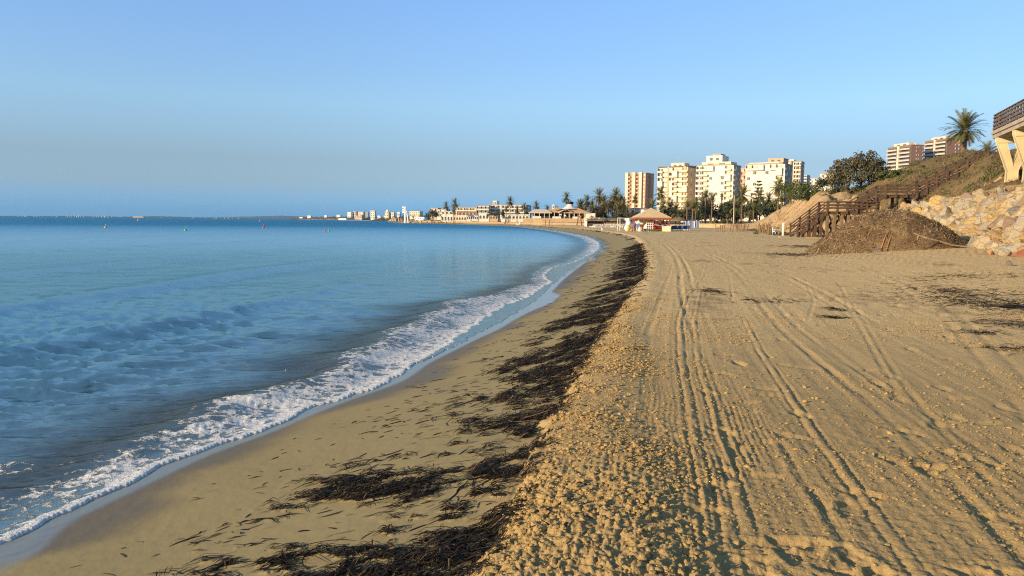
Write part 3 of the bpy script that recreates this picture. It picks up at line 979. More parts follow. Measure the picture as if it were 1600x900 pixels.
# ================================================================== BUILDING BLOCKS FOR THINGS
class MB:
    """Collects boxes, bars, tubes and loose faces into one mesh with several materials."""
    def __init__(self):
        self.v, self.f, self.m = [], [], []

    def faces(self, vs, fs, mi=0):
        o = len(self.v)
        self.v += [tuple(q) for q in vs]
        self.f += [tuple(o + i for i in f) for f in fs]
        self.m += [mi] * len(fs)
        return self

    def box(self, x0, y0, z0, x1, y1, z1, mi=0):
        return self.faces([(x0, y0, z0), (x1, y0, z0), (x1, y1, z0), (x0, y1, z0), (x0, y0, z1), (x1, y0, z1), (x1, y1, z1), (x0, y1, z1)],
                          [(0, 3, 2, 1), (4, 5, 6, 7), (0, 1, 5, 4), (1, 2, 6, 5), (2, 3, 7, 6), (3, 0, 4, 7)], mi)

    def bar(self, a, b, w, h=None, mi=0):
        a, b = Vector(a), Vector(b)
        h = h or w
        d = (b - a).normalized()
        s = d.cross(Vector((0, 0, 1)))
        s = s.normalized() if s.length > 1e-4 else Vector((1, 0, 0))
        u = s.cross(d)
        s, u = s * w / 2, u * h / 2
        return self.faces([a - s - u, a + s - u, a + s + u, a - s + u, b - s - u, b + s - u, b + s + u, b - s + u],
                          [(0, 3, 2, 1), (4, 5, 6, 7), (0, 1, 5, 4), (1, 2, 6, 5), (2, 3, 7, 6), (3, 0, 4, 7)], mi)

    def tube(self, pts, rad, n=8, mi=0, cap=True):
        rad = rad if isinstance(rad, (list, tuple)) else [rad] * len(pts)
        pts = [Vector(p) for p in pts]
        vs, fs = [], []
        for i, p in enumerate(pts):
            d = (pts[min(i + 1, len(pts) - 1)] - pts[max(i - 1, 0)]).normalized()
            s = d.cross(Vector((0, 1, 0.01))).normalized() if abs(d.z) > 0.5 else d.cross(Vector((0, 0, 1))).normalized()
            u = s.cross(d)
            vs += [p + (s * math.cos(a) + u * math.sin(a)) * rad[i] for a in (2 * math.pi * k / n for k in range(n))]
        for i in range(len(pts) - 1):
            fs += [(i * n + k, i * n + (k + 1) % n, (i + 1) * n + (k + 1) % n, (i + 1) * n + k) for k in range(n)]
        if cap:
            fs += [tuple(range(n))[::-1], tuple((len(pts) - 1) * n + k for k in range(n))]
        return self.faces(vs, fs, mi)

    def lathe(self, prof, n=14, mi=0):
        vs, fs = [], []
        for r_, z in prof:
            vs += [(r_ * math.cos(2 * math.pi * k / n), r_ * math.sin(2 * math.pi * k / n), z) for k in range(n)]
        for i in range(len(prof) - 1):
            fs += [(i * n + k, i * n + (k + 1) % n, (i + 1) * n + (k + 1) % n, (i + 1) * n + k) for k in range(n)]
        return self.faces(vs, fs, mi)

    def mesh(self, name, smooth=False):
        me = bpy.data.meshes.new(name)
        me.from_pydata(self.v, [], self.f)
        me.polygons.foreach_set('material_index', self.m)
        me.polygons.foreach_set('use_smooth', [smooth] * len(self.f))
        me.update()
        return me

    def part(self, name, mats, parent=None, smooth=False, **kw):
        return link(name, self.mesh(name, smooth), mats, parent, **kw)


_unit = {}


def unit_box(mat):
    if mat.name not in _unit:
        me = MB().box(-.5, -.5, -.5, .5, .5, .5).mesh("beam")
        me.materials.append(mat)
        _unit[mat.name] = me
    return _unit[mat.name]


def beam(name, a, b, w, h, mat, parent):
    """A straight timber from a to b as an object of its own (all timbers of one wood share a mesh)."""
    a, b = Vector(a), Vector(b)
    d = (b - a)
    L = d.length
    d.normalize()
    s = d.cross(Vector((0, 0, 1)))
    s = s.normalized() if s.length > 1e-3 else Vector((0, 1, 0))
    u = s.cross(d)
    o = link(name, unit_box(mat), None, parent)
    m = Matrix((d * L, s * w, u * h)).transposed().to_4x4()
    m.translation = (a + b) / 2
    o.matrix_basis = m
    return o


def block(name, x0, y0, z0, x1, y1, z1, mat, parent):
    o = link(name, unit_box(mat), None, parent)
    o.matrix_basis = Matrix.Translation(((x0 + x1) / 2, (y0 + y1) / 2, (z0 + z1) / 2)) @ Matrix.Diagonal((x1 - x0, y1 - y0, z1 - z0, 1))
    return o


def copy_tree(o, parent=None):
    c = o.copy()
    COL.objects.link(c)
    if parent is not None:
        c.parent = parent
    for ch in list(o.children):
        copy_tree(ch, c)
    return c


# ================================================================== WOODEN STAIRCASE UP THE BLUFF
M_wood = simple("weathered_brown_timber", (0.105, 0.064, 0.038), 0.8, 0.25, 4.0, 0.4, 30)
M_wood_grey = simple("bleached_timber", (0.20, 0.135, 0.075), 0.85, 0.2, 4.0, 0.4, 30)
M_tread = simple("timber_treads", (0.26, 0.19, 0.13), 0.8, 0.2, 5.0)

YF, YB = 82.0, 84.0
stairs = empty("wooden_staircase", (30.2, 83.0, 1.2), 0, "long brown wooden staircase with landings climbing the grassy bluff behind the heap", "staircase")
SX, SY, SZ = stairs.location


def S(x, y, z):
    return (x - SX, y - SY, z - SZ)


F1 = (30.2, 1.25, 33.2, 3.75)
F2 = (36.4, 3.75, 39.3, 5.55)
F3 = (42.6, 5.55, 50.9, 9.75)


def flight(x0, z0, x1, z1, n):
    for y in (YF, YB):
        beam("stringer", S(x0, y, z0 - 0.10), S(x1, y, z1 - 0.10), 0.10, 0.42, M_wood, stairs)
        for h in (0.42, 0.74, 1.06):
            beam("rail", S(x0 - 0.1, y, z0 + h), S(x1, y, z1 + h), 0.07 if h < 1 else 0.14, 0.13 if h < 1 else 0.10, M_wood, stairs)
        k = max(2, int(round((x1 - x0) / 1.0)) + 1)
        for i in range(k):
            t = i / (k - 1)
            x, z = x0 + (x1 - x0) * t, z0 + (z1 - z0) * t
            yo = -0.09 if y == YF else 0.09
            beam("post", S(x, y + yo, z - 0.35), S(x, y + yo, z + 1.1), 0.15, 0.15, M_wood, stairs)
    for i in range(n):
        t = (i + 0.5) / n
        x, z = x0 + (x1 - x0) * t, z0 + (z1 - z0) * t
        beam("tread", S(x, YF + 0.05, z), S(x, YB - 0.05, z), 0.27, 0.05, M_tread, stairs)


def landing(x0, x1, z, rails=True, gaps=()):
    w = 0.14
    n = int((x1 - x0) / (w + 0.015))
    for i in range(n):
        x = x0 + (i + 0.5) * (x1 - x0) / n
        beam("deck_plank", S(x, YF - 0.12, z), S(x, YB + 0.12, z), (x1 - x0) / n - 0.015, 0.05, M_wood, stairs)
    for y in (YF, (YF + YB) / 2, YB):
        beam("joist", S(x0, y, z - 0.15), S(x1, y, z - 0.15), 0.10, 0.23, M_wood, stairs)
    for y in (YF, YB):
        yo = -0.16 if y == YF else 0.16
        a = x0 if y == YF else x0
        b = x1 if y == YF else x1
        if y == YB and gaps:
            a, b = gaps
        k = max(2, int(round((b - a) / 1.15)) + 1)
        for i in range(k):
            x = a + (b - a) * i / (k - 1)
            beam("post", S(x, y + yo, z - 0.25), S(x, y + yo, z + 1.1), 0.16, 0.16, M_wood, stairs)
        for h in (0.40, 0.72, 1.05):
            beam("rail", S(a, y + yo * 1.5, z + h), S(b, y + yo * 1.5, z + h), 0.07 if h < 1 else 0.14, 0.13 if h < 1 else 0.10, M_wood, stairs)


flight(*F1, 14)
landing(33.2, 38.4, 3.75)
flight(*F2, 10)
landing(39.3, 42.6, 5.55)
flight(*F3, 26)
for x, z in ((31.5, 2.2), (32.1, 2.6), (32.7, 3.1), (33.35, 3.6), (34.1, 3.6), (34.9, 3.6), (35.6, 3.6), (36.2, 3.6), (37.9, 3.6), (39.5, 5.4), (41.0, 5.4), (42.4, 5.4)):
    for y in (YF + 0.12, YB - 0.12):
        g_ = ground(x, y)
        if z - g_ > 0.15:
            beam("pile", S(x, y, g_ - 0.4), S(x, y, z), 0.25 if y < 83 else 0.2, 0.25, M_wood_grey if (y < 83 and x > 33) else M_wood, stairs)
for a, b in (((32.0, 1.2), (33.3, 3.3)), ((33.3, 1.2), (32.3, 3.0)), ((33.5, 3.4), (34.8, 1.3)), ((34.9, 3.4), (33.7, 1.4)), ((35.1, 3.4), (36.1, 1.7)), ((36.3, 3.4), (37.2, 2.2)), ((31.4, 1.2), (32.5, 2.6))):
    for y in (YF + 0.28, YB - 0.30):
        beam("brace", S(a[0], y, a[1]), S(b[0], y, b[1]), 0.09, 0.22, M_wood_grey if y < 83 and a[0] < 33.6 else M_wood, stairs)
for x in (43.8, 45.6, 47.4, 49.2):
    t = (x - F3[0]) / (F3[2] - F3[0])
    z = F3[1] + (F3[3] - F3[1]) * t
    for y in (YF, YB):
        beam("pile", S(x, y, ground(x, y) - 0.4), S(x, y, z - 0.1), 0.14, 0.14, M_wood, stairs)

# ================================================================== LOOKOUT PLATFORM ON Y-SHAPED COLUMNS
M_conc = simple("cream_painted_concrete", (0.53, 0.435, 0.255), 0.85, 0.10, 0.9, 0.25, 9)
M_slab = simple("grey_concrete_slab", (0.36, 0.30, 0.23), 0.9, 0.12, 0.8, 0.3, 9)
PA, PB = Vector((35.35, 57.0, 8.75)), Vector((32.45, 49.0, 8.75))
pdir = (PB - PA).normalized()                    # along the sea-side edge, towards the camera
prz = math.atan2(pdir.y, pdir.x)
deck = empty("lookout_platform", PA, prz, "raised concrete lookout terrace on cream Y-shaped columns with brown timber railing", "platform")
# local frame: x along the edge to the camera, y inland (left-hand normal of pdir), z up from the slab's underside
PL, PW = 34.0, 6.5
m = MB().box(-0.1, -0.35, 0, PL, PW, 0.28).box(-0.1, -0.45, 0.282, PL, PW + 0.1, 0.52)
m.part("deck_slab", M_slab, deck)


def y_column(x):
    mb = MB()
    t = 0.20                                     # half thickness along the edge
    base = ground(*(deck.matrix_world if False else Matrix.Translation(PA) @ Matrix.Rotation(prz, 4, 'Z')).__matmul__(Vector((x, 0.76, 0))).xy) - PA.z - 0.4
    zc = base + 0.4 + 1.15                       # where the arms part
    prof_l = [(0.40, base), (0.40, zc), (-0.30, -0.25), (-0.30, 0.0), (0.16, 0.0), (0.76, zc + 0.42), (1.36, 0.0), (1.82, 0.0), (1.82, -0.25), (1.12, zc), (1.12, base)]
    n = len(prof_l)
    vs = [(x - t, y, z) for y, z in prof_l] + [(x + t, y, z) for y, z in prof_l]
    quads = [(0, 1, 9, 10), (1, 2, 3, 4, 5), (1, 5, 9), (5, 6, 7, 8, 9)]
    fs = [tuple(q)[::1] for q in quads] + [tuple(n + i for i in q)[::-1] for q in quads]
    fs += [(i, n + i, n + (i + 1) % n, (i + 1) % n)[::-1] for i in range(n)]
    mb.faces(vs, fs)
    print('column base', base + 0.4 + PA.z)
    o = mb.part("column", M_conc, deck)
    bv = o.modifiers.new("edge", 'BEVEL')
    bv.width, bv.segments, bv.limit_method = 0.05, 2, 'ANGLE'
    # crossbeam on the arms
    block("crossbeam", x - 0.28, -0.25, -0.42, x + 0.28, PW - 0.3, -0.004, M_conc, deck)


for x in (1.0, 5.6, 10.2):
    y_column(x)
M_rail = simple("grey_brown_railing", (0.13, 0.095, 0.078), 0.8, 0.2, 4.0)
zr = 0.52
nposts = 22
for i in range(nposts):
    x = 0.0 + i * 0.78
    beam("railing_post", (x, -0.30, zr - 0.1), (x, -0.30, zr + 1.14), 0.10, 0.10, M_rail, deck)
for i in range(nposts - 1):
    x = i * 0.78 + 0.39
    beam("baluster", (x, -0.27, zr + 0.05), (x, -0.27, zr + 1.02), 0.05, 0.05, M_rail, deck)
for h in (0.16, 0.42, 0.68, 0.96):
    beam("rail", (-0.05, -0.37, zr + h), (17.2, -0.37, zr + h), 0.05, 0.11, M_rail, deck)
beam("handrail", (-0.08, -0.30, zr + 1.17), (17.2, -0.30, zr + 1.17), 0.16, 0.06, M_rail, deck)
for i in range(7):
    y = -0.1 + i * 0.85
    beam("railing_post", (0.0, y + 0.2, zr), (0.0, y + 0.2, zr + 1.14), 0.10, 0.10, M_rail, deck)
for h in (0.16, 0.42, 0.68, 0.96):
    beam("rail", (-0.07, -0.3, zr + h), (-0.07, 5.6, zr + h), 0.05, 0.11, M_rail, deck)
beam("handrail", (0.0, -0.2, zr + 1.172), (0.0, 5.6, zr + 1.172), 0.16, 0.06, M_rail, deck)

# ================================================================== QUARRY-STONE REVETMENT
def stone_mesh(seed):
    r_ = random.Random(seed)
    bm = bmesh.new()
    ax = (1.0, r_.uniform(0.62, 0.85), r_.uniform(0.55, 0.78))
    for _ in range(15):
        v = Vector((r_.gauss(0, 1), r_.gauss(0, 1), r_.gauss(0, 1))).normalized() * r_.uniform(0.85, 1.1)
        # square the ball off a little so that the facets are broad
        mx = max(abs(v.x), abs(v.y), abs(v.z))
        v = v.lerp(v / mx, 0.55)
        bm.verts.new((v.x * ax[0] * .5, v.y * ax[1] * .5, v.z * ax[2] * .5))
    ret = bmesh.ops.convex_hull(bm, input=bm.verts)
    bmesh.ops.delete(bm, geom=list({g for g in ret['geom_interior'] + ret['geom_unused'] if isinstance(g, bmesh.types.BMVert)}), context='VERTS')
    bmesh.ops.bevel(bm, geom=bm.edges[:], offset=0.014, segments=1, affect='EDGES', clamp_overlap=True)
    me = bpy.data.meshes.new("stone")
    bm.to_mesh(me)
    bm.free()
    me.materials.append(M_stone)
    return me


def stone_material():
    t = NT("quarry_stone")
    oi = t.n('ShaderNodeObjectInfo')
    p = t.pos()
    c = t.ramp(oi.outputs['Random'], (0.0, (0.42, 0.32, 0.19)), (0.14, (0.52, 0.36, 0.12)), (0.26, (0.46, 0.43, 0.32)), (0.40, (0.50, 0.38, 0.20)), (0.52, (0.34, 0.33, 0.29)), (0.64, (0.46, 0.35, 0.21)), (0.74, (0.44, 0.27, 0.11)),
               (0.84, (0.50, 0.42, 0.26)), (0.92, (0.17, 0.165, 0.16)), (1.0, (0.37, 0.20, 0.10)))
    stain = t.noise(1.5, 5, 0.65, p, 0.8)
    c = t.mix(t.rng(stain, 0.52, 0.70, 0, 0.55), c, (0.48, 0.29, 0.11))
    c = t.mix(t.rng(t.noise(2.3, 5, 0.7, t.pos((1, 1, 2.2))), 0.55, 0.72, 0, 0.6), c, (0.42, 0.38, 0.31))
    c = t.mix(t.rng(t.noise(7, 4, 0.7, p), 0.35, 0.75, 0, 0.5), c, (0.25, 0.17, 0.10))
    crack = t.rng(t.voro(1.2, t.pos((1, 1, 1.8)), 'DISTANCE_TO_EDGE'), 0.0, 0.035)
    c = t.mix(t.math('MULTIPLY', t.math('SUBTRACT', 1.0, crack), 0.22), c, (0.12, 0.085, 0.055))
    hh = t.math('ADD', t.noise(5, 6, 0.7, p), t.math('MULTIPLY', crack, 0.25))
    t.set(Base__Color=c, Roughness=0.9, Specular__IOR__Level=0.2, Normal=t.bump(hh, 0.9, 0.14))
    return t.m


M_stone = stone_material()
STONES = [stone_mesh(100 + i) for i in range(18)]
wall = empty("stone_revetment", (float(FOOT(40)), 40, 1.2), 0, "sloping revetment of stacked ochre and grey quarry stones below the lookout", "rock wall")
r_ = random.Random(4)
nst = 0
yy = 21.0
courses = 6
stops = []
s_len = np.array([[float(FOOT(v)), v] for v in np.linspace(27, 64.5, 200)])
arc = np.concatenate([[0], np.cumsum(np.hypot(*np.diff(s_len, axis=0).T))])
for ci in range(courses):
    s_ = r_.uniform(0, 0.5)
    while s_ < arc[-1]:
        size = r_.uniform(0.70, 1.40) * (1.08 - 0.03 * ci)
        s_mid = s_ + size * 0.44
        y0 = float(np.interp(s_mid, arc, s_len[:, 1]))
        x0 = float(np.interp(s_mid, arc, s_len[:, 0]))
        taper = min(1.0, max(0.86, (70 - y0) / 12))
        t = (ci + 0.30 + r_.uniform(-0.20, 0.20)) / courses
        cs = float(FOOT.cos(y0))
        e = 2.35 * t + 0.25 + r_.uniform(-0.12, 0.12)
        X, Y = x0 + e / cs, y0
        Z = 1.28 + 3.15 * t * (0.55 + 0.45 * taper) + r_.uniform(-0.1, 0.1)
        s_ += size * 0.86
        if ci > 0 and taper < 0.99 and ci / courses > taper + 0.2:
            continue
        o = link("stone", STONES[r_.randrange(len(STONES))], None, wall)
        o.matrix_basis = Matrix.Translation((X - wall.location.x, Y - wall.location.y, Z - wall.location.z)) @ Matrix.Rotation(r_.uniform(0, 6.28) if r_.random() < .3 else 1.2 + r_.gauss(0, .5), 4, 'Z') \
            @ Matrix.Rotation(r_.gauss(0, 0.45), 4, 'X') @ Matrix.Rotation(r_.gauss(0, 0.3), 4, 'Y') @ Matrix.Diagonal((size * 1.18, size * 1.16, size * 1.12, 1))
        nst += 1
print("stones", nst)

M_red = simple("red_rock", (0.26, 0.105, 0.062), 0.9, 0.2, 3, 0.7, 9)
for px, py, sz, lab, me_i, col in ((1594, 401, 0.72, "rust red boulder lying loose on the sand at the wall's near end", 2, M_red), (1566, 400, 0.55, "pale grey loose stone beside the rust red boulder", 5, None),
                                   (1547, 398, 0.36, "small orange loose stone on the sand in front of the pale grey stone", 7, simple("orange_rock", (0.42, 0.25, 0.13), 0.9, 0.15, 3, 0.5, 9)),
                                   (1578, 415, 0.26, "small dark grey stone alone on the sand below the rust red boulder", 4, simple("dark_rock", (0.12, 0.10, 0.09), 0.9, 0.2, 4, 0.5, 9)),
                                   (1506, 376, 0.45, "small brown stone where the heap meets the stone wall", 9, M_red)):
    p = on_sand(px, py)
    me = STONES[me_i]
    if col is not None:
        me = me.copy()
        me.materials.clear()
        me.materials.append(col)
    o = link("loose_boulder", me, None, label=lab, cat="rock")
    o.location = p + Vector((0, 0, sz * 0.22))
    o.scale = (sz * 1.15,) * 3
    o.rotation_euler = (0.2, 0.1, me_i)

# ================================================================== HEAP OF DEAD SEA GRASS
HC = on_sand(1388, 381)
HC = Vector((19.6, 40.3, float(sand_macro(19.6, 40.3))))
heap = empty("sea_grass_heap", HC, 0, "big brown heap of raked dead sea grass in front of the wooden stairs", "seaweed heap")


def heap_h(u, v):
    """Height of the heap over its own centre."""
    a = np.arctan2(v, u)
    rad = np.hypot(u / np.where(u < 0, 4.15, 3.75), v / 3.1) * (1 + 0.05 * np.sin(3 * a + 1) + 0.04 * np.sin(5 * a))
    h = 2.25 * np.clip(1 - rad ** 1.25, 0, 1) ** 1.05
    h = 2.02 * np.tanh(h / 1.75) / np.tanh(2.25 / 1.75) * 1.02
    return h + np.where(rad < 1.1, 0.17 * fbm(u * 0.9, v * 0.9, 3, 301) + 0.045 * fbm(u * 6, v * 6, 3, 302), 0) * np.clip(h * 2 + .15, 0, 1) - 0.10 * (rad > 1)


uu, vv = np.meshgrid(np.linspace(-5.0, 4.6, 170), np.linspace(-3.9, 3.9, 130))
hv = np.stack([uu, vv, heap_h(uu, vv) + sand_macro(HC.x + uu, HC.y + vv) - HC.z - 0.02], -1).reshape(-1, 3)


def heap_material():
    t = NT("heap_of_dead_sea_grass")
    p = t.pos((1, 1, 1.6))
    n = t.noise(22, 5, 0.75, p)
    c = t.ramp(n, (0.30, (0.10, 0.064, 0.032)), (0.50, (0.24, 0.160, 0.084)), (0.70, (0.40, 0.29, 0.165)))
    c = t.mix(t.rng(t.noise(1.1, 3, 0.5, t.pos()), 0.4, 0.7, 0, 0.6), c, (0.10, 0.06, 0.03))
    t.set(Base__Color=c, Roughness=0.95, Specular__IOR__Level=0.1, Normal=t.bump(n, 1.0, 0.06))
    return t.m


link("matted_grass", np_mesh("matted_grass", hv, grid_faces(*uu.shape), True), heap_material(), heap)
g = np.random.default_rng(8)
n = 14000
u, v = g.uniform(-4.5, 4.1, n), g.uniform(-3.4, 3.4, n)
spill = g.random(n) < 0.12
u = np.where(spill, g.normal(-3.6, 1.0, n), u)
v = np.where(spill, g.normal(-1.7, 0.7, n), v)
z = heap_h(u, v)
k = (z > 0.03) | (spill & (u > -6))
u, v, z = u[k], v[k], np.maximum(z[k], 0.0) + sand_macro(HC.x + u[k], HC.y + v[k]) - HC.z
n = len(u)
L, W = g.uniform(0.03, 0.10, n), g.uniform(0.007, 0.018, n)
a, tl = g.uniform(0, 6.28, n), g.normal(0, 0.5, n)
dx, dy, dz = np.cos(a) * np.cos(tl) * L, np.sin(a) * np.cos(tl) * L, np.sin(tl) * L
P = np.stack([u, v, z + 0.02], -1)
D = np.stack([dx, dy, dz], -1)
Q = np.stack([-np.sin(a) * W, np.cos(a) * W, g.normal(0, 0.5, n) * W], -1)
V = np.stack([P - D - Q * .4, P - D + Q * .4, P + D + Q, P + D - Q], 1).reshape(-1, 3)


def flake_material():
    t = NT("sea_grass_flakes")
    t.set(Base__Color=t.ramp(t.attr('hue'), (0.0, (0.10, 0.064, 0.034)), (0.5, (0.26, 0.175, 0.092)), (0.8, (0.41, 0.30, 0.175)), (1.0, (0.48, 0.37, 0.24))), Roughness=0.85, Specular__IOR__Level=0.2)
    return t.m


link("grass_flakes", np_mesh("grass_flakes", V, np.arange(n * 4).reshape(-1, 4), False, dict(hue=np.repeat(g.random(n), 4))), flake_material(), heap, kind='stuff')


def on_heap(u, v, dz=0.0):
    return Vector((HC.x + u, HC.y + v, max(float(heap_h(np.array([u]), np.array([v]))[0]), 0) + float(sand_macro(HC.x + u, HC.y + v)) + dz))


M_cane = simple("orange_brown_cane", (0.42, 0.19, 0.08), 0.8, 0.2, 6)
M_branch = simple("grey_driftwood", (0.24, 0.17, 0.11), 0.85, 0.2, 6)
for i, (a, b, rad, mt, lab) in enumerate((((-1.75, -2.75), (-1.0, -1.95), 0.03, M_cane, "orange brown cane lying up the front of the grass heap"),
                                         ((-1.55, -2.9), (-0.95, -2.2), 0.025, M_cane, "shorter orange cane beside the long one at the heap's foot"))):
    pts = [on_heap(a[0] + (b[0] - a[0]) * t, a[1] + (b[1] - a[1]) * t, 0.07) for t in (0, .25, .5, .75, 1)]
    o = MB().tube([p - pts[0] for p in pts], [rad, rad, rad * .9, rad * .8, rad * .6], 6).part("cane", mt, None, label=lab, cat="stick")
    o.location = pts[0]
pts = [on_heap(u, v, d) for u, v, d in ((0.0, -2.45, 0.10), (0.5, -2.75, .10), (1.1, -2.8, .10), (1.7, -2.85, .16), (2.2, -2.95, .10), (2.55, -3.25, .02))]
mb = MB().tube([p - pts[0] for p in pts], [.03, .045, .05, .045, .035, .02], 6)
mb.tube([pts[2] - pts[0], pts[2] - pts[0] + Vector((-.9, -.5, -.12)), pts[2] - pts[0] + Vector((-1.6, -.75, -.2))], [.035, .03, .015], 6)
o = mb.part("driftwood_branch", M_branch, None, label="grey forked driftwood branch at the foot of the grass heap", cat="branch")
o.location = pts[0]
p = on_heap(-1.95, -3.05, 0.05)
gb = np.random.default_rng(2)
bag = MB()
N = 7
vs = [(0.07 * i - 0.2, 0.05 * j - 0.12, 0.05 + 0.06 * float(gb.random()) - 0.02 * abs(i - 3)) for j in range(5) for i in range(N)]
bag.faces(vs, [(j * N + i, j * N + i + 1, (j + 1) * N + i + 1, (j + 1) * N + i) for j in range(4) for i in range(N - 1)])
o = bag.part("plastic_scrap", simple("blue_plastic", (0.10, 0.19, 0.33), 0.5, 0.1, 8), None, label="crumpled blue plastic scrap at the foot of the grass heap", cat="litter")
o.location = p
o.modifiers.new("thick", 'SOLIDIFY').thickness = 0.004

# ================================================================== VEGETATION
def leaf_material(name, lo, mid, hi, rough=0.6):
    t = NT(name)
    t.set(Base__Color=t.ramp(t.attr('hue'), (0.0, lo), (0.5, mid), (1.0, hi)), Roughness=rough, Specular__IOR__Level=0.25)
    return t.m


M_palm = leaf_material("palm_leaf", (0.075, 0.085, 0.026), (0.140, 0.142, 0.046), (0.22, 0.205, 0.075))
M_palm_dry = leaf_material("dry_palm_leaf", (0.10, 0.065, 0.030), (0.16, 0.10, 0.048), (0.22, 0.15, 0.07))
M_palm_pale = leaf_material("pale_palm_leaf", (0.07, 0.080, 0.022), (0.13, 0.13, 0.040), (0.20, 0.185, 0.065))
M_palm_warm = leaf_material("brownish_palm_leaf", (0.085, 0.078, 0.026), (0.155, 0.135, 0.046), (0.24, 0.20, 0.075))
M_trunk = simple("palm_trunk_bark", (0.15, 0.105, 0.065), 0.9, 0.3, 5, 0.8, 14)
M_bark = simple("tree_bark", (0.085, 0.060, 0.042), 0.9, 0.3, 5, 0.6, 14)
M_leaf_dark = leaf_material("dark_evergreen_leaf", (0.025, 0.034, 0.014), (0.052, 0.062, 0.025), (0.105, 0.105, 0.045))
M_leaf_olive = leaf_material("olive_brown_leaf", (0.042, 0.043, 0.018), (0.085, 0.074, 0.033), (0.15, 0.12, 0.056))
M_leaf_green = leaf_material("green_shrub_leaf", (0.030, 0.046, 0.012), (0.070, 0.090, 0.024), (0.135, 0.140, 0.040))
M_grassblade = leaf_material("dune_grass_blade", (0.090, 0.072, 0.030), (0.165, 0.120, 0.054), (0.27, 0.20, 0.098))
M_grassgreen = leaf_material("green_grass_blade", (0.050, 0.062, 0.018), (0.092, 0.100, 0.030), (0.16, 0.150, 0.05))


def palm_crown(seed, nf=40, nl=16, top=86, low=-38, droop=62, leaflet=0.17, wid=0.016):
    """A feather palm's crown of radius about 1: fronds that arch out of one heart, each with two rows of leaflets."""
    r_ = random.Random(seed)
    V, F, MI, H = [], [], [], []

    def tri(a, b, c, mi, h):
        k = len(V)
        V.extend((a, b, c))
        F.append((k, k + 1, k + 2))
        MI.append(mi)
        H.extend((h, h, h))
    for i in range(nf):
        t = (i + 0.5) / nf
        az = i * 2.39996 + r_.gauss(0, 0.15)
        el = top + (low - top) * t ** 0.85 + r_.gauss(0, 5)
        L = r_.uniform(0.88, 1.08) * (0.80 + 0.2 * math.sin(math.pi * min(1, t + .25)))
        dr = droop * (0.55 + 0.6 * math.cos(math.radians(el))) * r_.uniform(0.8, 1.2)
        mi = 1 if t > (0.80 if low < -60 else 0.90) else 0
        h0 = min(1, max(0, 0.55 - 0.5 * t + r_.uniform(-0.15, 0.25))) if mi == 0 else r_.random()
        ns = 7
        p = Vector((0, 0, 0))
        pts, dirs = [p.copy()], []
        sw = r_.gauss(0, 0.12)
        for k in range(ns):
            s = (k + 0.5) / ns
            e = math.radians(el - dr * s ** 1.4)
            a2 = az + sw * s
            d = Vector((math.cos(a2) * math.cos(e), math.sin(a2) * math.cos(e), math.sin(e)))
            p = p + d * (L / ns)
            pts.append(p.copy())
            dirs.append(d)
        side = Vector((-math.sin(az), math.cos(az), 0))
        for k in range(ns):
            w0, w1 = 0.013 * (1 - k / ns) + .003, 0.013 * (1 - (k + 1) / ns) + .002
            b = len(V)
            V.extend((pts[k] - side * w0, pts[k] + side * w0, pts[k + 1] + side * w1, pts[k + 1] - side * w1))
            F.append((b, b + 1, b + 2, b + 3))
            MI.append(mi)
            H.extend((0.9,) * 4)
        for j in range(nl):
            s = 0.12 + 0.88 * (j + 0.5) / nl
            q = s * ns
            k = min(ns - 1, int(q))
            c = pts[k].lerp(pts[k + 1], q - k)
            d = dirs[k]
            up = side.cross(d)
            if up.z < 0:
                up = -up
            ll = leaflet * (math.sin(math.pi * (0.12 + 0.80 * s)) ** 0.6) * r_.uniform(0.8, 1.15)
            for sg in (-1, 1):
                dv = (d * 0.62 + side * sg * 0.80 + up * r_.uniform(0.10, 0.40)).normalized()
                tip = c + dv * ll - Vector((0, 0, ll * 0.18))
                tri(c - d * wid, c + d * wid, tip, mi, min(1, max(0, h0 + r_.uniform(-0.12, 0.12))))
    me = np_mesh("crown", np.array([v[:] for v in V]), [np.array([f for f in F if len(f) == 4]), np.array([f for f in F if len(f) == 3])], False, dict(hue=H),
                 mi=[m for f, m in zip(F, MI) if len(f) == 4] + [m for f, m in zip(F, MI) if len(f) == 3])
    return me


def palm_trunk(seed, rings=14, boss=True):
    """Trunk of height 1 with the knobbly leaf bases; widths in units of a 0.5 m trunk set by the scale."""
    r_ = random.Random(seed)
    mb = MB()
    prof = []
    for k in range(rings * 2 + 1):
        t = k / (rings * 2)
        w = 1.25 - 0.35 * min(1, t * 4) + (0.10 if k % 2 else -0.06)
        if boss and t > 0.86:
            w += 0.75 * math.sin((t - 0.86) / 0.14 * math.pi * 0.62)
        prof.append((w * 0.5, t))
    mb.lathe(prof + [(0.01, 1.01)], 9)
    return mb.mesh("trunk", True)


CROWNS = {
    'near': [palm_crown(1, 74, 36, 84, -32, 42, 0.19, 0.011)],
    'date': [palm_crown(10 + i, 46, 14, 88, -50, 40, 0.23, 0.026) for i in range(3)],
    'shaggy': [palm_crown(20 + i, 54, 14, 86, -72, 36, 0.22, 0.026) for i in range(2)],
    'upright': [palm_crown(30 + i, 26, 14, 88, 15, 30, 0.22, 0.024) for i in range(2)],
    'young': [palm_crown(40 + i, 34, 13, 86, 2, 45, 0.22, 0.022) for i in range(2)],
}
for k, ms in CROWNS.items():
    for me in ms:
        me.materials.append({'upright': M_palm_pale, 'shaggy': M_palm_warm}.get(k, M_palm))
        me.materials.append(M_palm_dry)
TRUNKS = [palm_trunk(i) for i in range(3)]
for me in TRUNKS:
    me.materials.append(M_trunk)
_pn = [0]


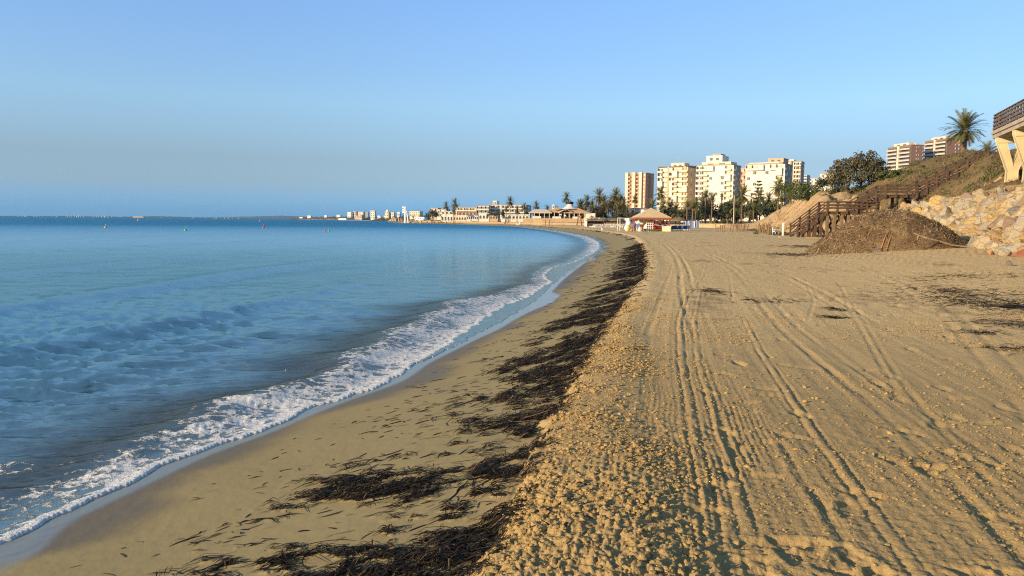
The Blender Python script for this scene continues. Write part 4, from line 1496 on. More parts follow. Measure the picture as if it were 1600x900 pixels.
def palm(px, py, wpx, Y, kind, label, pbase=None, group=None, tw=0.5, name="palm_tree"):
    """A palm whose crown centre stands at that place of the photograph at distance Y; the trunk reaches the ground."""
    c = at(px, py, Y)
    rad = wpx * 0.5 * Y / FPX * 1.22
    g_ = ground(c.x, c.y) if pbase is None else at(px, pbase, Y).z
    heart = c.z + (-0.12 if kind in ('date', 'near', 'shaggy') else -0.45) * rad
    h = max(0.4, heart - g_)
    _pn[0] += 1
    i = _pn[0]
    t = empty(name, (c.x, c.y, g_), i * 1.7, label, "palm tree", group)
    tr = link("trunk", TRUNKS[i % 3], None, t)
    tr.scale = (tw, tw, h)
    cr = link("crown", CROWNS[kind][i % len(CROWNS[kind])], None, t)
    cr.location = (0, 0, h * 1.0)
    cr.scale = (rad,) * 3
    return t


def cloud(seed, lobes, n, size, holes=0.25, flat=0.8):
    """Leaf-sized faces spread through rounded lobes (x, y, z, r)."""
    g = np.random.default_rng(seed)
    lob = np.array(lobes, float)
    pr = lob[:, 3] ** 2
    w = g.choice(len(lob), n, p=pr / pr.sum())
    d = g.normal(0, 1, (n, 3))
    d /= np.linalg.norm(d, axis=1, keepdims=True)
    rr = lob[w, 3] * (g.random(n) ** 0.35) * (1 + 0.18 * np.sin(d[:, 0] * 7 + w) * np.sin(d[:, 2] * 6 + 2 * w))
    P = lob[w, :3] + d * rr[:, None] * np.array([1, 1, flat])
    gap = noise(P[:, 0] * 1.6 / size * .12 + P[:, 1] * .3, P[:, 2] * 1.6 / size * .12 + 3.7 * w, seed)
    k = gap > -holes
    P, d, w = P[k], d[k], w[k]
    n = len(P)
    a = g.normal(0, 1, (n, 3))
    a /= np.linalg.norm(a, axis=1, keepdims=True)
    b = np.cross(a, d + 0.4 * g.normal(0, 1, (n, 3)))
    b /= np.linalg.norm(b, axis=1, keepdims=True) + 1e-9
    s = size * g.uniform(0.6, 1.25, n)[:, None]
    V = np.stack([P - a * s * 0.9, P + b * s * 0.42, P + a * s * 0.9, P - b * s * 0.42], 1).reshape(-1, 3)
    lobe_h = g.random(len(lob))
    hue = np.repeat(np.clip(0.25 * lobe_h[w] + 0.75 * g.random(n), 0, 1), 4)
    return np_mesh("crown", V, np.arange(n * 4).reshape(-1, 4), False, dict(hue=hue))


def tree(name, px, pbase, Y, lobes, n, size, mat, label, cat="tree", trunk=True, seed=1, holes=0.25, group=None):
    """lobes in metres relative to the foot, x across the picture."""
    c = at(px, pbase, Y)
    g_ = min(ground(c.x, c.y), c.z) if cat != "bush" else c.z
    t = empty(name, (c.x, c.y, c.z - 0.1), 0, label, cat, group)
    cr = link("crown", cloud(seed, lobes, n, size, holes), mat, t)
    mb = MB()
    top = max(l[2] for l in lobes)
    r_ = random.Random(seed)
    wid = 0.05 + 0.022 * top
    mb.tube([(0, 0, -0.6), (0.05 * top, 0, top * 0.25), (0.02 * top, 0.02, top * 0.55)], [wid * 1.4, wid, wid * .6], 7)
    for l in lobes[:7]:
        mb.tube([(0.03 * top, 0, top * r_.uniform(0.1, 0.35)), (l[0] * .5, l[1] * .5, l[2] * .6), (l[0] * .9, l[1] * .9, l[2])], [wid * .6, wid * .4, wid * .15], 5)
    mb.part("trunk", M_bark, t)
    return t


# --- by the lookout
palm(1507, 200, 60, 100, 'near', "tall palm with a full feathery crown at the top of the wooden stairs", pbase=262, tw=0.72)
p = palm(1524, 243, 26, 90, 'young', "low palm with a short trunk on the slope just right of the tall stair-top palm", pbase=256, tw=0.4)
palm(1543, 228, 34, 84, 'young', "low dark palm behind the end of the lookout terrace", pbase=252, tw=0.4)

# --- dark bushy tree above the landings
tree("bushy_tree", 1344, 290, 112, [(-3.6, 0, 1.6, 1.6), (-2.4, .3, 2.6, 1.6), (-1.0, 0, 3.1, 1.6), (0.2, .4, 3.3, 1.7), (1.6, 0, 3.2, 1.6), (2.7, .2, 2.4, 1.5), (3.4, 0, 1.5, 1.3), (0.5, -.8, 1.4, 2.0), (-2.0, -.6, 1.2, 1.8), (2.4, -.6, 1.1, 1.6), (-3.0, .5, 3.2, .8), (-.3, 0, 4.5, .8), (1.4, 0, 4.5, .8), (2.9, .3, 3.5, .6)],
     9000, 0.21, M_leaf_olive, "large dark olive bushy tree on the slope above the stair landings", seed=51, holes=0.28)
for px, pb, Y, wl, hl, mat, lab, sd in ((1290, 312, 116, 3.2, 2.2, M_leaf_green, "bright green shrub at the cliff edge left of the stair landings", 52),
                                        (1262, 318, 120, 3.6, 3.0, M_leaf_green, "broad green bush on the cliff top between the palms and the stairs", 53),
                                        (1243, 303, 135, 3.4, 2.6, M_leaf_green, "green bush behind the cliff top, left of the broad green bush", 54),
                                        (1300, 296, 128, 3.4, 2.4, M_leaf_dark, "dark rounded bush against the left side of the large olive tree", 55),
                                        (1392, 282, 105, 2.2, 1.5, M_leaf_green, "small green bush at the foot of the nearer brown tower", 56),
                                        (1316, 303, 108, 2.2, 1.2, M_leaf_olive, "low brown bush under the large olive tree", 57),
                                        (1420, 274, 104, 3.4, 1.1, M_leaf_green, "low green scrub on the crest below the two brown towers", 58),
                                        (1464, 268, 100, 3.2, 0.9, M_leaf_green, "low green scrub on the crest left of the tall stair-top palm", 59)):
    r_ = random.Random(sd)
    lobes = [(r_.uniform(-1, 1) * wl * .7, r_.uniform(-1, 1), hl * r_.uniform(0.25, 0.75), hl * r_.uniform(0.28, 0.42)) for _ in range(12)]
    tree("bush", px, pb, Y, lobes, 2600, 0.17, mat, lab, "bush", seed=sd)

# --- grass and scrub on the bluff
def bluff_grass(n, seed, mat, name, label, dens, hmin, hmax, wid):
    g = np.random.default_rng(seed)
    y = np.exp(g.uniform(math.log(26), math.log(150), n))
    e = g.uniform(2.4, 24, n)
    x = FOOT(y) + e / FOOT.cos(y)
    cl = ss((y - 95) / 10) * ss((165 - y) / 15) * ss((8.0 - e) / 1.5)
    k = (g.random(n) < ss(0.5 + dens * noise(x * 0.22, y * 0.22, seed + 1) + 0.5 * noise(x * 1.1, y * 1.1, seed + 2))) & (g.random(n) > cl * 0.93) & (np.abs(x) < y * 0.8 + 4)
    on_stairs = (y > 81.6) & (y < 84.4) & (x < 52)
    k &= ~on_stairs & ~((y > 77) & (y < 113) & (e < 9.2))
    x, y = x[k], y[k]
    n = len(x)
    deps = BL_TREE(x, y)
    B = 6
    a = g.uniform(0, 6.28, (n, B))
    ln = g.uniform(0.15, 0.9, (n, B))
    h = g.uniform(hmin, hmax, (n, 1)) * g.uniform(0.6, 1.1, (n, B))
    P = np.stack([x, y, deps - 0.05], -1)[:, None, :] + np.stack([np.cos(a), np.sin(a), 0 * a], -1) * (0.10 * g.random((n, B)))[..., None]
    tip = P + np.stack([np.cos(a) * ln * h, np.sin(a) * ln * h, h], -1)
    q = np.stack([-np.sin(a), np.cos(a), 0 * a], -1) * wid * (0.6 + 0.012 * y[:, None, None])
    V = np.stack([P - q, P + q, tip], 2).reshape(-1, 3)
    hue = np.repeat(np.clip(g.random(n)[:, None] * 0.7 + g.random((n, B)) * 0.3, 0, 1).ravel(), 3)
    link(name, np_mesh(name, V, np.arange(len(V)).reshape(-1, 3), False, dict(hue=hue)), mat, label=label, cat="grass", kind='stuff')


from mathutils.bvhtree import BVHTree
_bo = bpy.data.objects["bluff"]
_bt = BVHTree.FromPolygons([v.co[:] for v in _bo.data.vertices], [tuple(p.vertices) for p in _bo.data.polygons])


def BL_TREE(x, y):
    out = np.empty(len(x))
    for i in range(len(x)):
        h = _bt.ray_cast(Vector((x[i], y[i], 60)), Vector((0, 0, -1)))
        out[i] = h[0].z if h[0] is not None else 0
    return out


bluff_grass(17000, 61, M_grassblade, "dry_grass", "dry brown grass covering the slope of the bluff", 1.0, 0.18, 0.50, 0.022)
bluff_grass(6500, 71, M_grassgreen, "green_grass", "patches of greener grass on the bluff and above the stone wall", 2.2, 0.15, 0.42, 0.026)


def scrub(n, seed):
    g = np.random.default_rng(seed)
    y = np.exp(g.uniform(math.log(40), math.log(150), n))
    e = g.uniform(3.5, 22, n)
    x = FOOT(y) + e / FOOT.cos(y)
    k = (noise(x * 0.25, y * 0.25, seed + 3) > -0.05) & ~((y > 80.5) & (y < 85.5) & (x < 52)) & ~((y > 77) & (e < 9.5)) & ~((y < 60) & (e < 9))
    x, y = x[k], y[k]
    z = BL_TREE(x, y)
    lobes = [(x[i], y[i], z[i] + 0.12, g.uniform(0.3, 0.85)) for i in range(len(x))]
    return cloud(seed, lobes, 15000, 0.10, 0.6, 0.65)


_sg = scrub(300, 84)
link("green_scrub", _sg, M_leaf_green, label="patches of fresh green scrub on the slope of the bluff", cat="scrub", kind='stuff')
link("low_scrub", scrub(260, 81), M_leaf_olive, label="low olive brown scrub cushions on the grassy bluff", cat="scrub", kind='stuff')


def dune_foot_scrub():
    g = np.random.default_rng(91)
    n = 130
    y = g.uniform(92, 150, n)
    e = g.normal(-0.2, 1.1, n)
    x = FOOT(y) + e
    z = np.maximum(sand_macro(x, y), bluff_macro(x, y))
    return cloud(92, [(x[i], y[i], z[i] + 0.05, g.uniform(0.25, 0.6)) for i in range(n)], 6500, 0.12, 0.6, 0.6)


link("dune_plants", dune_foot_scrub(), M_leaf_olive, label="low dune plants along the foot of the sandy cliff", cat="dune plants", kind='stuff')

# --- palms along the promenade, from the kiosk to the cliff
for a in (
    (1033, 301, 24, 300, 'date', "tall palm with a round crown in front of the cream tower's left edge", 346),
    (1019, 322, 30, 285, 'shaggy', "broad shaggy low palm behind the kiosk roof", 346),
    (1047, 323, 28, 290, 'shaggy', "dark shaggy palm at the foot of the cream tower, right of the kiosk", 347),
    (992, 311, 15, 330, 'date', "small palm standing before the low white building", 340),
    (1074, 318, 22, 250, 'upright', "left one of two close palms with raised pale fronds and thick trunks", 350),
    (1083, 320, 24, 247, 'upright', "right one of two close palms with raised pale fronds and thick trunks", 350),
    (1103, 303, 24, 250, 'upright', "slender palm with upright fronds before the left end of the white tower", 350),
    (1113, 307, 22, 245, 'upright', "slender palm with upright fronds right beside the one at the white tower's left end", 350),
    (1128, 305, 14, 270, 'upright', "thin palm with few raised fronds in front of the white tower's middle", 345),
    (1160, 303, 34, 235, 'date', "wide palm with arching fronds at the white tower's shadowed side", 345),
    (1148, 322, 26, 225, 'date', "palm with a shadowed crown right behind the thin lamp post", 350),
    (1188, 305, 24, 250, 'date', "dark palm in front of the right-hand white block's left half", None),
    (1178, 322, 24, 215, 'young', "young palm with spreading fronds just above the cliff's left end", None),
    (1201, 310, 22, 240, 'date', "dark palm beside the pale-fronded one, before the right-hand white block", 332),
    (1217, 291, 32, 215, 'date', "tall palm with arching fronds before the right-hand white block's shadowed side", 330),
    (1222, 309, 28, 190, 'upright', "yellow green palm with upright fronds above the cliff top", 326),
    (1235, 303, 22, 200, 'young', "small green palm at the right end of the palm row above the cliff", 322),
    (1137, 338, 16, 225, 'young', "very low palm in the shade left of the thin lamp post", 350),
    (1060, 330, 16, 280, 'young', "low green palm between the kiosk roof and the pair of pale palms", 347),
):
    palm(a[0], a[1], a[2], a[3], a[4], a[5], pbase=a[6], tw=0.42 if a[4] != 'upright' else 0.5)

# --- the restaurant's grove and the palms along the front
for a in (
    (885, 308, 19, 400, 'date', "tall lone palm behind the restaurant's white cone roof", None),
    (797, 314, 17, 440, 'date', "tall palm with a round crown left of the restaurant", None),
    (819, 323, 14, 430, 'date', "dark palm just right of the tall one left of the restaurant", None),
    (838, 321, 16, 425, 'shaggy', "brownish shaggy palm behind the restaurant's left end", None),
    (855, 326, 14, 420, 'date', "low palm crown over the restaurant's orange roof, left of the bell gable", None),
    (869, 327, 13, 420, 'date', "low palm crown over the restaurant's roof, right of the bell gable", None),
    (697, 321, 14, 520, 'date', "shorter of the two palms over the seaside villas", None),
    (711, 317, 17, 520, 'date', "taller of the two palms over the seaside villas", None),
    (709, 326, 11, 515, 'shaggy', "dark small palm tucked under the taller villa palm", None),
    (808, 328, 12, 430, 'date', "small palm below the tall one left of the restaurant", None),
    (791, 326, 10, 450, 'date', "thin dark palm left of the tall one near the long white hotel", None),
):
    palm(a[0], a[1], a[2], a[3], a[4], a[5], pbase=a[6], tw=0.45)
_rg = random.Random(17)
grove = [(908, 320, 18, 350), (917, 313, 18, 360), (925, 320, 18, 345), (936, 304, 21, 350), (944, 313, 19, 345), (951, 322, 18, 335), (962, 304, 22, 345), (957, 313, 19, 352), (969, 311, 19, 340), (930, 327, 17, 335),
         (941, 325, 18, 340), (972, 322, 17, 335), (965, 326, 17, 330), (914, 328, 15, 340), (980, 328, 13, 330)]
grove += [(_rg.uniform(904, 978), _rg.uniform(312, 336), _rg.uniform(15, 20), _rg.uniform(390, 420)) for _ in range(16)]
for a in grove:
    palm(a[0], a[1], a[2] * 1.15, a[3] + (50 if a[3] < 380 else 0), 'shaggy', "one of the crowded brownish green palms of the grove right of the restaurant", tw=0.5, group="palms of the crowded grove by the restaurant")

# --- dark trees under and behind the palms
def round_tree(px, pb, Y, wpx, hpx, mat, lab, sd, cat="tree", n=1500, group=None):
    w, h = wpx * Y / FPX, hpx * Y / FPX
    r_ = random.Random(sd)
    lobes = [(r_.uniform(-.38, .38) * w, r_.uniform(-.25, .25) * w, h * r_.uniform(0.35, 0.78), min(w, h) * r_.uniform(0.20, 0.32)) for _ in range(11)]
    tree("shade_tree" if cat == "tree" else "bush", px, pb, Y, lobes, n, 0.045 * min(w, h) + 0.12, mat, lab, cat, seed=sd, holes=0.3, group=group)


for a in ((1108, 349, 262, 40, 42, M_leaf_dark, "dark round tree behind the pair of slender palms"),
          (1140, 349, 258, 34, 40, M_leaf_dark, "dark round tree left of the thin lamp post"),
          (1172, 346, 250, 34, 36, M_leaf_dark, "dark tree between the lamp post and the cliff"),
          (1198, 338, 245, 36, 26, M_leaf_dark, "dark tree mass in front of the right-hand white block"),
          (1062, 349, 300, 30, 22, M_leaf_dark, "dark bushy tree at the cream tower's foot"),
          (1090, 350, 268, 26, 20, M_leaf_green, "green bush between the thick-trunked palms and the slender ones"),
          (1128, 351, 240, 40, 12, M_leaf_green, "long green hedge behind the low stone wall"),
          (1003, 345, 300, 36, 15, M_leaf_dark, "dark hedge in front of the low white building"),
          (940, 346, 372, 80, 11, M_leaf_olive, "dark undergrowth and trees at the back of the palm grove"),
          (870, 344, 440, 60, 12, M_leaf_dark, "dark trees behind the restaurant's roofs"),
          (1150, 347, 270, 60, 30, M_leaf_dark, "dark tree wall behind the lamp post and the wide palm"),
          (1215, 332, 235, 44, 18, M_leaf_green, "green bushes below the yellow green palm on the cliff"),
          (752, 341, 600, 16, 9, M_leaf_dark, "dark trees in front of the white terraces"),
          (771, 341, 560, 20, 10, M_leaf_dark, "dark tree clump in front of the long white hotel's left half"),
          (806, 340, 500, 18, 9, M_leaf_dark, "dark tree clump in front of the long white hotel's right half"),
          (826, 341, 460, 18, 12, M_leaf_olive, "olive tree clump between the hotel and the restaurant"),
          (702, 338, 575, 14, 6, M_leaf_dark, "dark hedge on top of the white arched villa"),
          (985, 346, 290, 26, 14, M_leaf_dark, "dark hedge behind the white canvas awning"),
          (676, 347, 560, 18, 20, M_leaf_dark, "dark round tree at the left end of the seaside villas"),
          (1030, 347, 280, 24, 14, M_leaf_dark, "dark shrubbery right behind the kiosk roof"),
          (775, 341, 450, 36, 12, M_leaf_dark, "dark trees below the long white hotel"),
          (1246, 318, 150, 20, 16, M_leaf_dark, "dark green bush right of the yellow green palm")):
    round_tree(*a[:7], sd=int(a[0]))

_rb = random.Random(23)
for i in range(18):
    px = 958 + i * 16.2 + _rb.uniform(-5, 5)
    if 968 < px < 985 or 1055 < px < 1062:
        continue
    round_tree(px, 347, _rb.uniform(275, 310) if px < 1150 else _rb.uniform(240, 262), _rb.uniform(28, 46), _rb.uniform(16, 28), (M_leaf_dark, M_leaf_green, M_leaf_olive)[i % 3], "one of the bushy trees in the green belt below the apartment towers", 500 + i, n=1500, group="bushy trees of the belt below the towers")
for i in range(14):
    px = 1040 + i * 14.5 + _rb.uniform(-4, 4)
    palm(px, _rb.uniform(313, 328), _rb.uniform(18, 26), _rb.uniform(255, 285), ('date', 'shaggy', 'young')[i % 3], "one of the lesser palms in the green belt below the apartment towers", tw=0.4, group="lesser palms of the belt below the towers")

# Norfolk pine with its open tiers
c = at(1184, 335, 260)
np_t = empty("norfolk_pine", (c.x, c.y, c.z), 0, "thin tiered conifer with open branches before the right-hand white block", "tree")
MB().tube([(0, 0, 0), (0, 0, 6), (0, 0, 11.5)], [.22, .14, .03], 6).part("trunk", M_bark, np_t)
lob = []
for k in range(8):
    z = 3.0 + k * 1.1
    for j in range(6):
        a = j * 1.047 + k * .5
        for s in (0.5, 1.0):
            rr = (2.6 - 0.28 * k) * s
            lob.append((math.cos(a) * rr, math.sin(a) * rr, z + 0.35 * s, 0.28))
link("crown", cloud(77, lob, 1500, 0.26, 0.6), M_leaf_dark, np_t)

# ================================================================== BUILDINGS
M_white = simple("white_render", (0.72, 0.665, 0.54), 0.85, 0.05, 0.5)
M_cream = simple("cream_render", (0.70, 0.60, 0.43), 0.85, 0.06, 0.5)
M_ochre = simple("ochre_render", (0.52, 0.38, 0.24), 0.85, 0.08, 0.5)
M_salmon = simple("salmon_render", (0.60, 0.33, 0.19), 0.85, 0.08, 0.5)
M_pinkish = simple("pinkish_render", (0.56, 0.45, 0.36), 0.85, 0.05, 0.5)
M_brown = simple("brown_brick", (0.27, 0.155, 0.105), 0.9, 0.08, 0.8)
M_grey_shaded = simple("grey_and_shaded_render", (0.36, 0.29, 0.23), 0.85, 0.06, 0.5)  # side walls' shade is put into this darker colour; plain grey on the barrel
M_glass = simple("dark_window_glass", (0.095, 0.098, 0.10), 0.15, 0.2, 0.7, spec=0.5)
M_curtain = simple("glazed_gallery", (0.50, 0.50, 0.47), 0.3, 0.1, 0.7, spec=0.5)
M_blind = simple("orange_blind", (0.60, 0.44, 0.26), 0.8, 0.12, 0.5)
M_shutter = simple("white_shutter", (0.74, 0.72, 0.68), 0.7, 0.05, 0.5)
M_terra = simple("terracotta_tiles", (0.40, 0.20, 0.10), 0.85, 0.15, 1.5)
M_metal = simple("grey_metal", (0.35, 0.35, 0.35), 0.5, 0.05, 2)
_bm = {}


def bay_mesh(kind, w, fh, mw):
    """One bay of one storey, built out from the wall plane y = 0 (front towards -y): returns a shared mesh."""
    key = (kind, round(w, 2), round(fh, 2), mw.name)
    if key in _bm:
        return _bm[key]
    mb = MB()
    mats = [mw, M_glass, M_blind, M_curtain, M_shutter]
    if kind in 'Ww':                                           # window with a frame
        a = 0.5 if kind == 'W' else 0.34
        x0, x1, z0, z1 = w * (0.5 - a / 2), w * (0.5 + a / 2), 0.9, fh - 0.55
        mb.box(x0, -0.05, z0, x1, 0.02, z1, 1 if kind == 'W' else 4)
        for bx in ((x0 - .1, z0 - .1, x0, z1 + .1), (x1, z0 - .1, x1 + .1, z1 + .1)):
            mb.box(bx[0], -0.13, bx[1], bx[2], 0.02, bx[3], 0)
        mb.box(x0, -0.13, z1, x1, 0.02, z1 + .1, 0).box(x0, -0.2, z0 - .1, x1, 0.02, z0, 0)
        if kind == 'W':
            mb.box((x0 + x1) / 2 - .04, -0.10, z0, (x0 + x1) / 2 + .04, -0.052, z1, 4)
    elif kind in 'BAD':                                        # open balcony: slab, parapet, side wall, door behind
        mb.box(0.0, -1.35, -0.12, w, 0.02, 0.10, 0)
        mb.box(0.0, -1.35, 0.10, w, -1.23, 1.02, 0)
        mb.box(0.08, -0.05, 0.12, w - 0.08, 0.02, 2.35, {'B': 1, 'A': 2, 'D': 1}[kind])
        mb.box(w * .42, -0.09, 0.12, w * .58, -0.052, 2.35, 0)
        mb.box(0, -1.23, 0.10, 0.10, 0.02, fh - 0.12, 0)
    elif kind in 'GH':                                         # glazed-in balcony
        mb.box(0.02, -1.30, -0.12, w - 0.02, 0.02, 1.0, 0)
        mb.box(0.06, -1.24, 1.0, w - 0.06, 0.0, fh - 0.35, 3 if kind == 'G' else 2)
        n = max(2, int(w / 1.1))
        for i in range(n + 1):
            x = 0.04 + (w - 0.14) * i / n
            mb.box(x, -1.29, 1.0, x + 0.07, -1.18, fh - 0.35, 0)
        mb.box(0.02, -1.30, fh - 0.35, w - 0.02, 0.02, fh - 0.125, 0)
    me = mb.mesh({'W': 'window', 'w': 'window', 'B': 'balcony', 'A': 'balcony', 'D': 'balcony', 'G': 'gallery', 'H': 'gallery'}[kind])
    for m in mats:
        me.materials.append(m)
    _bm[key] = me
    return me


def block_of_flats(name, label, pxl, pxc, pxr, ytop, Y, rz, fh, front, side, mw, ms, zbase, trim=None, group=None, seed=0):
    """Front from pxl to the corner pxc, shadowed side from pxc to pxr (photograph places), roof line at ytop, corner at distance Y.
    front/side: lists of (kinds per bay string, repeated upwards) - one string of bays per storey, cycled."""
    rz = R(rz)
    C = at(pxc, ytop, Y)
    c_, s_ = math.cos(rz), math.sin(rz)
    ul, ur = (at(pxl, ytop, 100).x / 100), (at(pxr, ytop, 100).x / 100)
    w = (C.x - ul * C.y) / (c_ - ul * s_)
    d = (ur * C.y - C.x) / (-s_ - ur * c_)
    h = C.z - zbase
    o = Vector((C.x - w * c_, C.y - w * s_, zbase))
    b = empty(name, o, rz, label, "building", group)
    MB().box(0, 0, -2, w, d, h).part("wall", mw, b)
    MB().box(-0.15, -0.15, h, w + 0.15, 0.1, h + 0.7).box(-0.15, d - 0.1, h, w + 0.15, d + .15, h + .7).box(-.15, .102, h, .1, d - .102, h + .698).box(w - .1, .102, h, w + .15, d - .102, h + .698).part("parapet", ms if trim is None else trim, b)
    # skin over the shadowed side; the grey one has its shade painted in
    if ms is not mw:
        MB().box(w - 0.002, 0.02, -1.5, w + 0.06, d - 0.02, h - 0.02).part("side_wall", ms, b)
    nfl = max(1, int(round(h / fh)))
    fh_ = h / nfl
    for fl in range(nfl):
        fs = front[fl % len(front)]
        nb = len(fs)
        for i, kd in enumerate(fs):
            if kd == 'P':
                continue
            ob = link({'W': 'window', 'w': 'window', 'B': 'balcony', 'A': 'balcony', 'D': 'balcony', 'G': 'glazed_gallery', 'H': 'glazed_gallery'}[kd], bay_mesh(kd, w / nb, fh_, mw), None, b)
            ob.location = (i * w / nb, 0, fl * fh_)
        sd = side[fl % len(side)]
        nb = len(sd)
        for i, kd in enumerate(sd):
            if kd == 'P':
                continue
            ob = link({'W': 'window', 'w': 'window', 'B': 'balcony', 'A': 'balcony', 'D': 'balcony', 'G': 'glazed_gallery', 'H': 'glazed_gallery'}[kd], bay_mesh(kd, d / nb, fh_, mw), None, b)
            ob.location = (w + 0.06, i * d / nb, fl * fh_)
            ob.rotation_euler = (0, 0, R(90))
        if trim is not None and fl:
            MB().box(-0.12, -0.14, fl * fh_ - 0.22, w + 0.16, 0.01, fl * fh_ + 0.10).part("floor_band", trim, b)
    b["w"], b["d"], b["h"] = w, d, h
    return b, w, d, h


def roof_house(b, x0, y0, x1, y1, h, hh, mat, name="penthouse", top=None):
    m = MB().box(x0, y0, h + 0.01, x1, y1, h + hh)
    o = m.part(name, mat, b)
    MB().box(x0 - .2, y0 - .2, h + hh + .002, x1 + .2, y1 + .2, h + hh + 0.35).part("roof_edge", top or mat, o)
    for k in range(2):
        xa = x0 + (x1 - x0) * (0.2 + 0.4 * k)
        MB().box(xa, y0 - 0.06, h + hh * 0.3, xa + (x1 - x0) * .2, y0 - .002, h + hh * 0.75).part("window", M_glass, o)
    return o


def antenna(b, x, y, z, L):
    mb = MB().tube([(x, y, z), (x, y, z + L)], [.09, .05], 5)
    for k in (0.6, 0.78):
        mb.box(x - .8, y - .05, z + L * k, x + .8, y + .05, z + L * k + .09)
    mb.part("antenna", M_metal, b)


# salmon tower far left
b, w, d, h = block_of_flats("salmon_tower", "salmon coloured apartment tower standing alone left of the cream tower", 977, 1009, 1022, 271, 600, -34, 3.0,
                            ["wBPwBPw", "wBPwBPw"], ["PwPBPwP"], M_salmon, M_salmon, 4)
for x in (w * .05, w * .40, w * .72):
    MB().box(x, -1.5, 0, x + w * 0.13, 0.0, h + 0.9).part("pier", M_cream, b)
for x in (w * .22, w * .57):
    roof_house(b, x, d * .2, x + w * .2, d * .6, h, 0.9, M_salmon, "roof_box")
# cream tower with its brown side
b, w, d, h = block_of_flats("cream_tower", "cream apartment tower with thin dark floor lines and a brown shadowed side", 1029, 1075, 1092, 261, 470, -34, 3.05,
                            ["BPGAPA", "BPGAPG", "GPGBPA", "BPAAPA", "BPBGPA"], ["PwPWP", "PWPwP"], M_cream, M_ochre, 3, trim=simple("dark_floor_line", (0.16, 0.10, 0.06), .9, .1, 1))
MB().box(w * .34, -1.45, 0, w * .40, 0.0, h + .5).box(w * .86, -.5, 0, w * .94, 0.0, h + .5).part("pier", M_ochre, b)
roof_house(b, w * .38, d * .15, w * .82, d * .6, h, 2.5, M_cream, "penthouse")
roof_house(b, w * .70, d * .62, w * .97, d * .95, h, 1.3, M_ochre, "stair_head")
antenna(b, w * .55, d * .3, h + 2.6, 5.0)
antenna(b, w * .35, d * .5, h + .5, 4.0)
# white tower in the middle
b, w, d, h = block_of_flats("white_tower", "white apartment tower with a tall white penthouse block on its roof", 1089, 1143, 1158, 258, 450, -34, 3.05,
                            ["DAPPGA", "DAPPWA", "DAWPWG", "BAPPGA", "DAGPGA", "BAWWPA"], ["DPwPw", "DPPwP"], M_white, M_grey_shaded, 3)
roof_house(b, w * .12, d * .1, w * .95, d * .72, h, 1.9, M_cream, "upper_storey")
roof_house(b, w * .20, d * .25, w * .66, d * .9, h + 2.25, 3.6, M_white, "penthouse")
roof_house(b, w * .36, d * .35, w * .58, d * .8, h + 6.2, 0.8, M_ochre, "lift_house")
# salmon block behind
block_of_flats("salmon_block", "salmon block of flats half hidden in the gap between the two white towers", 1150, 1168, 1176, 264, 640, -34, 3.0, ["AwAw", "wAwA"], ["ww"], M_salmon, M_salmon, 4)
# right-hand white block
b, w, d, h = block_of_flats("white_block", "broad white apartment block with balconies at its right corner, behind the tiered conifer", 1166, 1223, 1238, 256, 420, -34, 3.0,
                            ["PWPPGA", "WPPPPA", "PWPWPG", "AAGPAA", "GAPPGG", "AGPPPA"], ["BPwPw", "BPPwP"], M_white, M_grey_shaded, 4)
roof_house(b, w * .04, d * .15, w * .86, d * .85, h, 0.9, M_white, "upper_storey")
roof_house(b, w * .52, d * .3, w * .94, d * .8, h + 1.26, 2.0, M_ochre, "lift_house")
antenna(b, w * .72, d * .5, h + 3.4, 3.5)
# tall cream slab behind it
b, w, d, h = block_of_flats("pale_tower", "tall pale tower with a column of rounded balconies behind the broad white block", 1219, 1252, 1257, 253, 560, -30, 3.0,
                            ["GPAPBB", "GPAPDD"], ["Pw"], M_cream, M_grey_shaded, 4)
MB().box(w * .50, -1.7, 0, w * .56, 0.0, h + 1).part("pier", M_ochre, b)
roof_house(b, w * .22, d * .2, w * .62, d * .7, h, 1.8, M_white, "roof_box")
# small ones peeping over the bushes
block_of_flats("small_white_tower", "narrow pale tower just right of the tall pale tower, grey on its shadowed side", 1256, 1261, 1266, 274, 760, -30, 3.0, ["BB"], ["w"], M_white, M_grey_shaded, 6)
block_of_flats("low_pale_flats", "low pale flats showing above the green bush, right of the narrow pale tower", 1266, 1281, 1287, 279, 700, -30, 3.0, ["BwBw"], ["w"], M_white, M_grey_shaded, 8)
block_of_flats("white_flats", "white flats showing over the bushes left of the large olive tree", 1282, 1304, 1318, 271, 500, -34, 3.0, ["WPW", "PWP"], ["ww"], M_white, M_grey_shaded, 8)
# brown towers on the hill
_nb = {}


